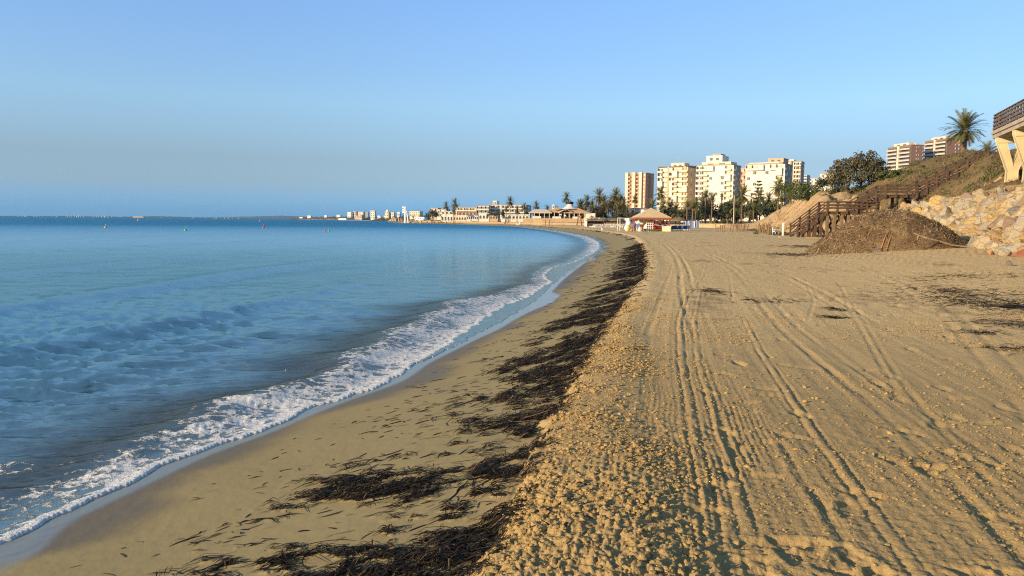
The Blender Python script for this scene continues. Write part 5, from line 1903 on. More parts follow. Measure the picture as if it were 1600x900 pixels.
def brown_tower(label, pxl, pxc, pxr, ytop, seed):
    rz = -80
    b, w, d, h = block_of_flats("brown_tower", label, pxl, pxc, pxr, ytop, 620, rz, 3.0, ["PP"], ["PPwwPw", "PPwwPw", "PPwwPw", "PPwPPw"], M_brown, M_brown, 14, trim=None)
    nfl = int(round(h / 3.0))
    fh = h / nfl
    for half in (0, 1):
        x0, x1 = (0.0, w * 0.44) if half == 0 else (w * 0.52, w)
        n = 8
        prof = [(x0 + (x1 - x0) * i / n, -0.9 - 1.5 * math.sin(math.pi * (0.12 + 0.76 * i / n))) for i in range(n + 1)]
        mb = MB()
        outer = [(x, y, 0) for x, y in prof]
        base = [(x0, 0.02, 0), (x1, 0.02, 0)]
        poly = base[:1] + outer + base[1:]
        k = len(poly)
        vs = [(x, y, -0.15) for x, y, _ in poly] + [(x, y, 0.12) for x, y, _ in poly]
        mb.faces(vs, [tuple(range(k)), tuple(range(k, 2 * k))[::-1]] + [(i, (i + 1) % k, k + (i + 1) % k, k + i)[::-1] for i in range(k)], 0)
        for i in range(n):
            (xa, ya), (xb, yb) = prof[i], prof[i + 1]
            mb.faces([(xa, ya, .12), (xb, yb, .12), (xb, yb, 1.1), (xa, ya, 1.1), (xa, ya + .14, .12), (xb, yb + .14, .12), (xb, yb + .14, 1.1), (xa, ya + .14, 1.1)],
                     [(0, 1, 2, 3), (5, 4, 7, 6), (3, 2, 6, 7)], 0)
        mb.box(x0 + .3, -0.06, .15, x1 - .3, .02, 2.3, 1)
        me = mb.mesh("balcony")
        me.materials.append(M_pinkish)
        me.materials.append(M_glass)
        for fl in range(nfl):
            ob = link("balcony", me, None, b)
            ob.location = (0, 0, fl * fh)
    MB().box(w * .445, -1.0, 0, w * .515, 0, h + .6).part("pier", M_cream, b)
    roof_house(b, w * .2, d * .1, w * .85, d * .5, h, 2.4, M_cream, "penthouse")
    roof_house(b, w * .5, d * .55, w * .9, d * .8, h, 1.6, M_white, "roof_box")


brown_tower("left and lower of the twin brown towers with curved white balconies", 1388, 1424, 1444, 227, 1)
brown_tower("right and taller of the twin brown towers, partly behind the tall palm", 1446, 1480, 1512, 217, 2)
# low white building behind the palms by the salmon tower
b, w, d, h = block_of_flats("low_white_house", "low white house below the salmon tower behind the hedge", 968, 1012, 1018, 327, 420, -14, 3.2, ["WPWPW"], ["w"], M_white, M_grey_shaded, 3)
block_of_flats("white_pavilion", "small white pavilion with a slanted roof behind the kiosk, at the cream tower's foot", 1062, 1074, 1080, 333, 330, -20, 3.0, ["WP"], ["P"], M_white, M_grey_shaded, 2.4)

# long white hotel, its terraces stepping down
b, w, d, h = block_of_flats("long_white_hotel", "long white hotel with banded terraces behind the seaside palms", 763, 822, 830, 321, 640, -8, 3.1, ["BBBBBBBB"], ["w"], M_white, M_grey_shaded, 6)
block_of_flats("white_terraces", "stepped white terraces joined to the left end of the long white hotel", 745, 764, 768, 322, 635, -8, 3.1, ["BBB"], ["w"], M_white, M_grey_shaded, 5)
roof_house(b, w * .1, d * .1, w * .2, d * .5, h, 3.5, M_white, "lift_house")
block_of_flats("cream_hotel", "cream apartment hotel with dark balconies behind the two villa palms", 711, 744, 748, 325, 640, -12, 3.1, ["ADADADA"], ["w"], M_cream, M_grey_shaded, 5)
block_of_flats("tan_flats", "tan block of flats above the dark round tree at the villas' left end", 673, 684, 689, 326, 760, -30, 3.1, ["BwB"], ["w"], simple("tan_render", (0.44, 0.32, 0.24), .85, .06, .5), M_grey_shaded, 5)
block_of_flats("cream_flats", "cream flats between the tan block and the two villa palms", 683, 698, 703, 328, 700, -20, 3.1, ["WAW"], ["w"], M_cream, M_grey_shaded, 5)

# white seaside villas
def villa(label, pxl, pxr, ytop, ybase, Y, mat, arches, roof=None):
    a, c = at(pxl, ybase, Y), at(pxr, ybase, Y)
    t = at(pxl, ytop, Y)
    w, h = c.x - a.x, t.z - a.z
    b = empty("seaside_villa", (a.x, a.y, a.z), R(-6), label, "house")
    MB().box(0, 0, -3, w, 9, h).part("wall", mat, b)
    MB().box(-.3, -.3, h + .002, w + .3, 9.3, h + .45).part("roof", roof or mat, b)
    n = arches
    for i in range(n):
        x = w * (i + .5) / n
        aw = w / n * .30
        pts = [(-aw, 0.2), (aw, 0.2), (aw, h * .5)] + [(aw * math.cos(q), h * .5 + aw * math.sin(q)) for q in (math.pi * k / 6 for k in range(1, 6))] + [(-aw, h * .5)]
        k = len(pts)
        mb = MB().faces([(x + p, -.06, q) for p, q in pts] + [(x + p, .02, q) for p, q in pts], [tuple(range(k))] + [(i2, (i2 + 1) % k, k + (i2 + 1) % k, k + i2)[::-1] for i2 in range(k)])
        mb.part("window", M_glass, b)
    return b


villa("white arched villa at the left end of the seafront under the two palms", 689, 708, 335, 345, 560, M_white, 4)
villa("pale villa with a low wall, second from the left on the seafront", 708, 729, 337, 344, 545, M_cream, 5)
villa("white villa with wide terrace openings in the middle of the seafront", 729, 748, 336, 343, 530, M_white, 6)
villa("white villa with a flat roof right of the seafront's middle", 748, 764, 334, 342, 510, M_white, 3)
villa("orange walled house just right of the flat roofed white villa", 765, 778, 337, 342, 500, M_ochre, 3, M_terra)
villa("upper cream house above the seafront villas, left of the cream hotel", 689, 714, 331, 335, 600, M_cream, 4)
villa("low pink house with a terracotta roof behind the middle villa", 716, 745, 332, 336, 590, M_salmon, 5, M_terra)
b = villa("white boat shed with a curved end wall by the seafront lifeguard chair", 783, 800, 336, 342, 470, M_white, 2)
MB().tube([(0, .5, 0), (0, .5, 8)], [.5, .35], 8).part("chimney", M_white, b)
villa("low white beach house with dark openings left of the restaurant", 800, 826, 336, 342, 450, M_white, 5)

# ================================================================== BEACH THINGS
M_tan = simple("tan_canvas", (0.60, 0.44, 0.24), 0.85, 0.06, 1)
M_canvas = simple("white_canvas", (0.78, 0.76, 0.72), 0.85, 0.04, 1)
M_redpost = simple("red_brown_post", (0.28, 0.085, 0.045), 0.7, 0.1, 2)
M_redp = simple("red_plastic", (0.55, 0.035, 0.03), 0.4, 0.08, 2, spec=0.5)
M_yel = simple("yellow_plastic", (0.75, 0.50, 0.03), 0.4, 0.06, 2, spec=0.5)
M_orange = simple("orange_plastic", (0.70, 0.30, 0.05), 0.4, 0.06, 2, spec=0.5)
M_whitep = simple("white_plastic", (0.80, 0.80, 0.78), 0.4, 0.03, 2, spec=0.5)
M_bluep = simple("blue_fabric", (0.10, 0.16, 0.34), 0.8, 0.1, 2)
M_greenp = simple("green_plastic", (0.02, 0.42, 0.16), 0.45, 0.08, 2, spec=0.5)
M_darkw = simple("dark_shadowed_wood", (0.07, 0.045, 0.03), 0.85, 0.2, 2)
M_thatch = simple("grey_thatch", (0.17, 0.125, 0.075), 0.95, 0.25, 4, 0.8, 12)
M_stonew = simple("tan_stone_wall", (0.50, 0.36, 0.20), 0.9, 0.15, 1.2, 0.5, 4)
M_green_board = simple("green_boat_paint", (0.08, 0.16, 0.05), 0.5, 0.1, 2)

KY = 132.0


def kp(px, py=360, Y=KY):
    p = at(px, py, Y)
    return Vector((p.x, p.y, ground(p.x, p.y)))


# --- kiosk
k0 = kp(995)
k1 = kp(1046)
kw = k1.x - k0.x
kiosk = empty("beach_kiosk", k0, 0, "beach kiosk with a tan pyramid canvas roof on red posts", "kiosk")
kd = 5.0
eh, th = 2.35, 4.1
m = MB()
cx, cy = kw / 2, kd / 2
ov = 0.35
vs = [(-ov, -ov, eh), (kw + ov, -ov, eh), (kw + ov, kd + ov, eh), (-ov, kd + ov, eh), (cx, cy, th)]
m.faces(vs, [(0, 1, 4), (1, 2, 4), (2, 3, 4), (3, 0, 4)])
roof = m.part("roof", M_tan, kiosk)
roof.modifiers.new("thick", 'SOLIDIFY').thickness = 0.06
for (x0, y0, x1, y1) in ((-ov, -ov - .03, kw + ov, -ov), (-ov, kd + ov, kw + ov, kd + ov + .03), (-ov - .03, -ov, -ov - .001, kd + ov), (kw + ov + .001, -ov, kw + ov + .03, kd + ov)):
    MB().box(x0, y0, eh - .32, x1, y1, eh + .02).part("valance", M_redpost, kiosk)
for x in (0.05, kw * .5, kw - .05):
    for y in (0.05, kd - .05):
        MB().box(x - .07, y - .07, -.3, x + .07, y + .07, eh).part("post", M_redpost, kiosk)
MB().box(0.1, kd - .3, 0, kw - .1, kd - .2, 1.9).part("back_screen", M_redpost, kiosk)
MB().box(0.3, kd - .34, 1.2, kw * .9, kd - .302, 1.85).part("banner", M_canvas, kiosk)


def hull(L, W, H, mat, mat2=None, deckh=0.0):
    """A small open-topped hull pointing along x."""
    n, k = 12, 8
    vs, fs = [], []
    for i in range(n + 1):
        t = i / n
        s = max(0.03, math.sin(math.pi * (0.04 + 0.92 * t)) ** 0.6)
        for j in range(k + 1):
            a = math.pi * j / k
            vs.append((L * (t - .5), -W / 2 * s * math.cos(a), H * (0.55 + .45 * abs(2 * t - 1) ** 2) - H * s * math.sin(a) * .95))
    for i in range(n):
        for j in range(k):
            a = i * (k + 1) + j
            fs.append((a, a + k + 1, a + k + 2, a + 1))
    mb = MB().faces(vs, fs, 0)
    dk = []
    for i in range(n + 1):
        dk += [(vs[i * (k + 1)][0], vs[i * (k + 1)][1] * .92, vs[i * (k + 1)][2] - .03), (vs[i * (k + 1) + k][0], vs[i * (k + 1) + k][1] * .92, vs[i * (k + 1) + k][2] - .03)]
    mb.faces(dk, [(2 * i, 2 * i + 2, 2 * i + 3, 2 * i + 1) for i in range(n)], 1)
    return mb


def kayak(px, Y, z, mat, rz, label, tilt=0.0, L=3.2):
    p = kp(px, 360, Y)
    e = empty("kayak", p + Vector((0, 0, z)), rz, label, "kayak")
    hl = hull(L, 0.75, 0.36, mat).mesh("hull", True)
    h = link("hull", hl, [mat, M_whitep], e)
    h.rotation_euler = (tilt, 0, 0)
    MB().box(-.25, -.2, .12, .15, .2, .22).part("seat", M_darkw, e).rotation_euler = (tilt, 0, 0)
    return e


kayak(1024, KY + .2, 0.15, M_redp, 0.1, "red kayak lying under the kiosk roof, lowest of the stack")
kayak(1027, KY + .9, 0.52, M_redp, -0.05, "second red kayak stacked on the lowest one in the kiosk")
kayak(1031, KY + 1.5, 0.95, M_redp, 0.15, "red kayak on top of the stack in the kiosk", 0.5)
kayak(1021, KY - .4, 0.12, M_green_board, 0.0, "dark green kayak on the sand at the kiosk's front", 0.0, 3.6)


def board(px, Y, mat, lean, label, H=2.3, mat2=None, W=0.58, name="surfboard"):
    p = kp(px, 360, Y)
    e = empty(name, p, 0, label, "surfboard")
    n = 12
    pr = [(W / 2 * max(.05, math.sin(math.pi * (0.06 + .9 * i / n)) ** .7), H * i / n) for i in range(n + 1)]
    pts = [(x, z) for x, z in pr] + [(-x, z) for x, z in pr[::-1]]
    k = len(pts)
    mb = MB().faces([(x, -.035, z) for x, z in pts] + [(x, .035, z) for x, z in pts], [tuple(range(k)), tuple(range(k, 2 * k))[::-1]] + [(i, (i + 1) % k, k + (i + 1) % k, k + i)[::-1] for i in range(k)])
    mb.part("board", mat, e)
    if mat2:
        MB().box(-W * .3, -.05, H * .2, W * .3, -.036, H * .48).part("panel", mat2, e)
    MB().faces([(-.02, .036, .12), (.02, .036, .12), (.02, .036, .36), (-.02, .036, .36), (0, .2, .14)], [(0, 1, 4), (1, 2, 4), (2, 3, 4), (3, 0, 4)]).part("fin", M_darkw, e)
    e.rotation_euler = (R(-12), lean, 0)
    return e


board(996, KY - .4, M_whitep, 0.1, "white surfboard leaning at the kiosk's left front, beside the person", 2.0)
board(999, KY - .6, M_whitep, -0.25, "short white surfboard leaning right of the taller white one", 1.5)
board(1007, KY - .3, M_whitep, 0.2, "stubby white board right of the person at the kiosk's front", 1.3)
board(1001, KY + .4, M_yel, 0.55, "yellow board leaning steeply under the kiosk's left eave", 2.6)
board(1004, KY + .7, M_orange, 0.75, "orange board tilted behind the yellow one at the kiosk", 2.5)
board(988, KY + .8, M_orange, -0.5, "orange board leaning left of the white inflatable", 2.3)
board(1014, KY + 1.6, M_redp, 0.5, "red board standing under the kiosk roof's middle", 2.2)
board(1040, KY + 1.4, M_redp, -0.35, "red board leaning at the kiosk's right inner side", 2.0)
board(1037, KY + 1.9, M_orange, -0.6, "orange board behind the red one at the kiosk's right side", 2.1)

# big white inflatable with a yellow flank
p = kp(981, 360, KY)
inf = empty("inflatable_toy", p, 0, "upright white inflatable with a yellow flank left of the kiosk", "inflatable")
bm = bmesh.new()
for c, r_ in (((0, 0, .6), .62), ((.1, 0, 1.35), .50), ((.05, 0, 1.95), .36), ((-.35, 0, 2.05), .24), ((.45, -.1, .35), .35)):
    bmesh.ops.create_icosphere(bm, subdivisions=3, radius=r_, matrix=Matrix.Translation(c))
me = bpy.data.meshes.new("body")
bm.to_mesh(me)
bm.free()
o = link("body", me, M_whitep, inf)
rm = o.modifiers.new("merge", 'REMESH')
rm.mode, rm.voxel_size, rm.use_smooth_shade = 'VOXEL', 0.07, True
bm = bmesh.new()
bmesh.ops.create_icosphere(bm, subdivisions=3, radius=.45, matrix=Matrix.Translation((.0, -.34, .62)) @ Matrix.Diagonal((.85, .75, 1.1, 1)))
me = bpy.data.meshes.new("flank")
bm.to_mesh(me)
bm.free()
link("flank", me, M_yel, inf)

# lattice rack, counter box, bin
p = kp(1015, 360, KY - .5)
rack = empty("lattice_rack", p, 0, "white lattice rack standing at the kiosk's front edge", "rack")
for i in range(4):
    MB().box(-.55 + i * .34, -.03, 0, -.47 + i * .34, .03, 1.5).part("upright", M_whitep, rack)
for i in range(4):
    MB().box(-.6, -.07, .15 + i * .4, .62, -.032, .24 + i * .4).part("crossbar", M_whitep, rack)
p = kp(1041, 360, KY - .6)
cb = empty("counter_box", p, R(-8), "cream counter box at the kiosk's right front corner", "counter")
MB().box(-.7, -.4, 0, .72, .4, .80).part("body", simple("cream_counter_paint", (0.72, 0.62, 0.42), .7, .05, 2), cb)
MB().box(-.76, -.46, .802, .78, .46, .87).part("top", M_canvas, cb)
p = kp(1002, 360, KY - .9)
bn = empty("barrel", p, 0, "small grey barrel between the white boards at the kiosk", "barrel")
MB().lathe([(.18, 0), (.24, .1), (.25, .55), (.22, .7), (.0, .7)], 12).part("drum", M_grey_shaded, bn)

# white canvas awning left of the kiosk
a0, a1 = kp(968, 360, KY + 6), kp(1000, 360, KY + 6)
aw = empty("canvas_awning", a0, 0, "flat white canvas awning stretched left of the kiosk", "awning")
w = a1.x - a0.x
cv = MB().faces([(0, 0, 2.35), (w * .5, -.1, 2.30), (w, 0, 2.5), (w, 3.2, 2.5), (w * .5, 3.2, 2.28), (0, 3.2, 2.35)], [(0, 1, 4, 5), (1, 2, 3, 4)]).part("canvas", M_canvas, aw)
cv.modifiers.new("thick", 'SOLIDIFY').thickness = 0.05
for x in (.05, w * .5, w - .05):
    for y in (.05, 3.1):
        MB().box(x - .04, y - .04, -.2, x + .04, y + .04, 2.3).part("pole", M_whitep, aw)
p = kp(1004, 360, KY + 9)
ds = empty("satellite_dish", p, 0, "white round dish on a pole behind the kiosk roof", "dish")
MB().box(-.04, -.04, 0, .04, .04, 3.4).part("pole", M_metal, ds)
bm = bmesh.new()
bmesh.ops.create_uvsphere(bm, u_segments=16, v_segments=10, radius=.42, matrix=Matrix.Translation((0, -.05, 3.45)) @ Matrix.Diagonal((1, .35, 1, 1)))
me = bpy.data.meshes.new("dish")
bm.to_mesh(me)
bm.free()
link("dish", me, M_whitep, ds)


# --- a person at the kiosk
def person(px, Y, rz, label, shirt, shorts, skin):
    p = kp(px, 360, Y)
    e = empty("person", p, rz, label, "person")
    J = {'pel': (0, 0, .95, .15), 'bel': (0, 0, 1.10, .135), 'che': (0, .0, 1.30, .16), 'nek': (0, 0, 1.47, .065), 'hed': (0, -.02, 1.58, .085), 'top': (0, -.015, 1.68, .085),
         'hl': (.10, 0, .90, .10), 'kl': (.12, -.03, .50, .065), 'al': (.13, .02, .09, .042), 'tl': (.14, -.15, .03, .035), 'hr': (-.10, 0, .90, .10), 'kr': (-.13, -.08, .50, .065), 'ar': (-.14, .0, .09, .042), 'tr': (-.16, -.17, .03, .035),
         'sl': (.19, 0, 1.40, .06), 'el': (.27, .0, 1.13, .043), 'wl': (.22, -.20, .98, .03), 'fl': (.20, -.28, .95, .028), 'sr': (-.19, 0, 1.40, .06), 'er': (-.26, .03, 1.13, .043), 'wr': (-.27, -.08, .90, .03), 'fr': (-.27, -.12, .82, .028)}
    E = [('pel', 'bel'), ('bel', 'che'), ('che', 'nek'), ('nek', 'hed'), ('hed', 'top'), ('pel', 'hl'), ('hl', 'kl'), ('kl', 'al'), ('al', 'tl'), ('pel', 'hr'), ('hr', 'kr'), ('kr', 'ar'), ('ar', 'tr'),
         ('che', 'sl'), ('sl', 'el'), ('el', 'wl'), ('wl', 'fl'), ('che', 'sr'), ('sr', 'er'), ('er', 'wr'), ('wr', 'fr')]
    ks = list(J)
    me = bpy.data.meshes.new("body")
    me.from_pydata([J[k][:3] for k in ks], [(ks.index(a), ks.index(b)) for a, b in E], [])
    o = link("body", me, skin, e)
    o.modifiers.new("skin", 'SKIN')
    for i, k in enumerate(ks):
        me.skin_vertices[0].data[i].radius = (J[k][3], J[k][3])
    me.skin_vertices[0].data[0].use_root = True
    o.modifiers.new("sub", 'SUBSURF').levels = 2
    o.modifiers["sub"].render_levels = 2
    sm = MB().lathe([(.20, .92), (.185, 1.1), (.215, 1.30), (.21, 1.42), (.09, 1.50)], 14)
    s_ = sm.part("shirt", shirt, e, True)
    s_.scale = (1.05, .78, 1)
    for sg in (-1, 1):
        MB().tube([(sg * .16, 0, 1.43), (sg * .235, .0, 1.22)], [.085, .075], 10).part("sleeve", shirt, e, True)
        MB().tube([(sg * .095, 0, .97), (sg * .115, -.02, .55)], [.135, .105], 10).part("trouser_leg", shorts, e, True)
    MB().lathe([(.0, 1.785), (.06, 1.77), (.10, 1.72), (.108, 1.66), (.10, 1.61)], 12).part("hair", M_darkw, e, True)
    return e


person(991, KY - .8, R(25), "person in a navy shirt standing between the inflatable and the white boards at the kiosk", M_bluep, simple("grey_shorts", (0.2, .2, .22), .8, .1, 2), simple("skin", (0.50, 0.30, 0.20), .6, .05, 3))


# --- sun loungers set out left and right of the kiosk
def make_lounger(mat, label, group):
    e = empty("sun_lounger", (0, 0, 0), 0, label, "sun lounger", group)
    MB().box(-.3, -.95, .28, .3, .35, .36).part("bed", mat, e)
    bk = MB().box(-.3, 0, -.04, .3, .75, .04).part("backrest", mat, e)
    bk.location, bk.rotation_euler = (0, .35, .34), (R(48), 0, 0)
    for x in (-.26, .26):
        for y in (-.8, .3):
            MB().box(x - .03, y - .03, 0, x + .03, y + .03, .278).part("leg", M_whitep, e)
    return e


lw = make_lounger(M_whitep, "white sun lounger in the long row between the beach bar and the kiosk", "white sun loungers between the bar and the kiosk")
lb = make_lounger(M_bluep, "blue sun lounger on the sand right of the kiosk", "blue sun loungers right of the kiosk")
r_ = random.Random(3)
first = True
for i in range(24):
    px = 926 + i * 2.5 + r_.uniform(-.6, .6)
    p = kp(px, 350, r_.choice((200, 206, 213)))
    o = lw if i == 0 else copy_tree(lw)
    o.location, o.rotation_euler = p, (0, 0, R(200) + r_.gauss(0, .15))
for i in range(14):
    px = 1050 + i * 1.9 + r_.uniform(-.5, .5)
    p = kp(px, 354, r_.choice((140, 146, 153)))
    o = lb if i == 0 else copy_tree(lb)
    o.location, o.rotation_euler = p, (0, 0, R(160) + r_.gauss(0, .25))

# upright folded loungers / chairs in blue and white at the low wall
fd = empty("folded_lounger", (0, 0, 0), 0, "blue lounger folded upright by the thick-trunked palms", "sun lounger", "blue loungers stood on end by the palms")
MB().box(-.3, -.05, .1, .3, .05, 1.75).part("mattress", M_bluep, fd)
MB().box(-.36, -.09, .05, -.302, .09, 1.85).part("frame", M_whitep, fd)
MB().box(.302, -.09, .05, .36, .09, 1.85).part("frame", M_whitep, fd)
for i in range(7):
    p = kp(1073 + i * 2.9, 350, 205)
    o = fd if i == 0 else copy_tree(fd)
    o.location, o.rotation_euler = p, (R(-8), 0, r_.gauss(0, .3))

# --- thatched sunshades
ts = empty("thatched_sunshade", (0, 0, 0), 0, "grey thatched sunshade in the row behind the white loungers", "parasol", "thatched sunshades behind the loungers")
MB().tube([(0, 0, -.3), (0, 0, 2.1)], .06, 8).part("pole", M_darkw, ts)
MB().lathe([(1.75, 1.75), (1.72, 1.95), (.9, 2.35), (.0, 2.75)], 14).part("thatch", M_thatch, ts)
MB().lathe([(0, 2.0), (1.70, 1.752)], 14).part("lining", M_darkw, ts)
for i in range(13):
    p = kp(924 + i * 4.6 + r_.uniform(-1, 1), 350, r_.choice((222, 232)))
    o = ts if i == 0 else copy_tree(ts)
    o.location = p
ts2 = copy_tree(ts)
ts2.location = kp(1062, 350, 175)
ts2['label'] = "lone thatched sunshade standing right of the kiosk behind the blue loungers"
if 'group' in ts2:
    del ts2['group']
ts2 = copy_tree(ts)
ts2.location = kp(1056, 350, 182)
ts2['label'] = "thatched sunshade just left of the lone one right of the kiosk"
del ts2['group']

# --- beach bar: white wall, flat roof, dark inside
p0, p1 = kp(913, 350, 255), kp(943, 350, 255)
bar = empty("beach_bar", p0, R(-10), "low beach bar with a white end wall and flat white roof beside the restaurant", "bar")
w = p1.x - p0.x
MB().box(0, 0, -.5, .9, 4, 2.6).part("end_wall", M_white, bar)
MB().box(-.2, -.4, 2.602, w + .3, 4.4, 2.85).part("roof", M_white, bar)
MB().box(.902, 3.6, -.5, w, 3.9, 2.598).part("back_wall", M_darkw, bar)
MB().box(1.2, .3, -.3, w - .2, .7, 1.05).part("counter", M_darkw, bar)
for x in (w * .5, w - .1):
    MB().box(x - .07, .05, -.5, x + .07, .19, 2.6).part("post", M_darkw, bar)

# --- restaurant
RY = 375.0
p0, p1 = at(829, 348, RY), at(922, 348, RY)
rb = Vector((p0.x, p0.y, at(829, 346, RY).z))
res = empty("restaurant", rb, R(-4), "beach restaurant with sweeping tan tent roofs and a white cone with a black cap", "restaurant")
w = p1.x - p0.x
zf = 1.6
MB().box(-3, -3, -4, w + 1, 14, zf).part("terrace", M_stonew, res)
M_roof_t = simple("tan_roof", (0.55, 0.34, 0.16), .85, .08, 1)
M_roof_p = simple("pale_tent_roof", (0.60, 0.52, 0.38), .85, .06, 1)


def hip(x0, y0, x1, y1, z0, z1, mat, rid=0.3, name="roof"):
    rx = (x1 - x0) * rid
    cy = (y0 + y1) / 2
    mb = MB().faces([(x0, y0, z0), (x1, y0, z0), (x1, y1, z0), (x0, y1, z0), (x0 + rx, cy, z1), (x1 - rx, cy, z1), (x0, y0, z0 - .3), (x1, y0, z0 - .3), (x1, y1, z0 - .3), (x0, y1, z0 - .3)],
                    [(0, 1, 5, 4), (1, 2, 5), (2, 3, 4, 5), (3, 0, 4), (6, 7, 1, 0), (7, 8, 2, 1), (8, 9, 3, 2), (9, 6, 0, 3), (9, 8, 7, 6)])
    return mb.part(name, mat, res)


hip(-1.0, -2.5, w * .36, 6, zf + 2.7, zf + 4.3, M_roof_p, .25)
hip(w * .24, 1.5, w * .62, 12, zf + 3.1, zf + 5.4, M_roof_t, .3)
hip(w * .50, -2.2, w * .99, 9, zf + 2.8, zf + 5.2, M_roof_t, .4)
# pointed open gable
g_ = MB()
gx0, gx1 = w * .46, w * .72
g_.faces([(gx0, -3.2, zf + 2.5), ((gx0 + gx1) / 2, -3.2, zf + 4.6), (gx1, -3.2, zf + 2.5), (gx0, 3, zf + 3.2), ((gx0 + gx1) / 2, 3, zf + 4.7), (gx1, 3, zf + 3.2)], [(0, 1, 4, 3), (1, 2, 5, 4)])
g_.part("gable_canvas", M_roof_p, res).modifiers.new("thick", 'SOLIDIFY').thickness = 0.12
cone = MB()
prof = [(4.6, zf + 4.6), (3.0, zf + 5.2), (1.9, zf + 5.9), (1.55, zf + 6.5), (1.5, zf + 6.9)]
cone.lathe(prof, 20)
co = cone.part("roof_cone", M_white, res, True)
co.location = (w * .655, 4.5, 0)
cp = MB().lathe([(0, zf + 6.902), (1.5, zf + 6.904), (1.8, zf + 7.1), (1.8, zf + 7.9), (1.4, zf + 8.2), (0, zf + 8.2)], 20).part("cone_cap", simple("black_cap", (0.015, 0.015, 0.017), .6, .1, 2), co)
cp.location = (0, 0, 0)
MB().box(w * .355, 1, zf + 4.4, w * .395, 2, zf + 6.1).faces([(w * .35, .9, zf + 6.1), (w * .40, .9, zf + 6.1), (w * .40, 2.1, zf + 6.1), (w * .35, 2.1, zf + 6.1), (w * .375, .9, zf + 6.9), (w * .375, 2.1, zf + 6.9)], [(0, 1, 4), (2, 3, 5), (1, 2, 5, 4), (3, 0, 4, 5)]).part("bell_gable", M_white, res)
MB().box(w * .368, .95, zf + 5.0, w * .382, .998, zf + 5.9).part("opening", M_glass, res)
MB().box(1, 6, zf, w - 2, 6.3, zf + 3.2).part("back_wall", M_darkw, res)
MB().box(w - 2.5, -2.0, zf - 2, w + 2.2, 5, zf + 2.6).part("end_wall", M_white, res)
for i in range(12):
    x = -.5 + (w - 2.5) * i / 11
    MB().box(x - .12, -2.3, zf, x + .12, -2.06, zf + 2.7).part("post", M_white, res)
for i in range(5):
    x = 1 + i * w / 6
    MB().box(x, -2.25, zf + .001, x + w / 7, -2.1, zf + .9).part("balustrade", M_darkw if i % 2 else M_white, res)
for i in range(6):
    x = w * (.48 + .075 * i)
    MB().box(x, 2, zf + 1.0, x + 1.1, 2.2, zf + 2.2).part("blind", M_canvas, res)
# changing cabins of upright boards on the sand in front
p0, p1 = at(832, 349.5, 330), at(847, 349.5, 330)
cc = empty("changing_cabin", (p0.x, p0.y, ground(p0.x, p0.y)), 0, "changing cabin of upright tan boards on the sand before the restaurant", "cabin")
w = p1.x - p0.x
for i in range(7):
    MB().box(i * w / 7, -.06, -.4, (i + .78) * w / 7, .06, 2.5).part("board", M_tan, cc)
MB().box(0, .1, 2.2, w, 2.0, 2.4).part("roof", M_tan, cc)
for k_, (px, lab) in enumerate(((852, "dark upright beach shower post nearest the changing cabin"), (858.5, "dark upright beach shower post farther right of the changing cabin"))):
    p = at(px, 349.5, 330)
    e = empty("shower_post", (p.x, p.y, ground(p.x, p.y)), 0, lab, "shower")
    MB().box(-.15, -.15, -.3, .15, .15, 2.4).part("post", M_redpost, e)
    MB().box(-.1, -.7, 2.2, .1, -.15, 2.35).part("arm", M_metal, e)


# --- lifeguard chairs
def lifeguard(px, Y, label, H, mat):
    p = at(px, 352, Y)
    e = empty("lifeguard_chair", (p.x, p.y, ground(p.x, p.y)), R(-15), label, "lifeguard chair")
    for sx in (-1, 1):
        for sy in (-1, 1):
            MB().bar((sx * 1.0, sy * .9, -.2), (sx * .5, sy * .45, H * .78), .2, .2).part("leg", mat, e)
        MB().bar((sx * .78, -.7, H * .32), (sx * .78, .7, H * .32), .1, .14).part("rung", mat, e)
    MB().box(-.7, -.6, H * .78, .7, .6, H * .83).part("seat", mat, e)
    MB().box(-.7, .5, H * .832, .7, .6, H * 1.02).part("backrest", mat, e)
    MB().box(-.72, -.6, H * .9, -.62, .498, H * .94).part("armrest", mat, e)
    MB().box(.62, -.6, H * .9, .72, .498, H * .94).part("armrest", mat, e)
    return e


lifeguard(905, 300, "tall wooden lifeguard chair on the sand before the restaurant's right end", 3.8, simple("orange_wood", (0.33, 0.17, 0.075), .8, .15, 3))
lifeguard(792, 400, "dark wooden lifeguard chair on the sand below the white boat shed", 3.4, M_wood)
p = at(811, 351, 360)
pl = empty("pedal_boat", (p.x, p.y, ground(p.x, p.y)), .3, "small white boat pulled up on the sand left of the changing cabin", "boat")
link("hull", hull(3.2, 1.3, .7, M_whitep).mesh("hull", True), [M_whitep, M_bluep], pl)
MB().box(.2, -.4, .3, .7, .4, 1.3).part("seat", M_whitep, pl)
p = at(941, 358, 148)
bb = empty("beach_ball", (p.x, p.y, ground(p.x, p.y) + .22), 0, "orange and white ball float lying alone on the sand left of the kiosk", "float")
MB().lathe([(.0, -.22), (.15, -.16), (.22, 0), (.15, .16), (0, .22)], 12).part("ball", M_canvas, bb, True)
MB().lathe([(.19, -.06), (.235, 0), (.19, .06)], 12).part("band", M_orange, bb, True)

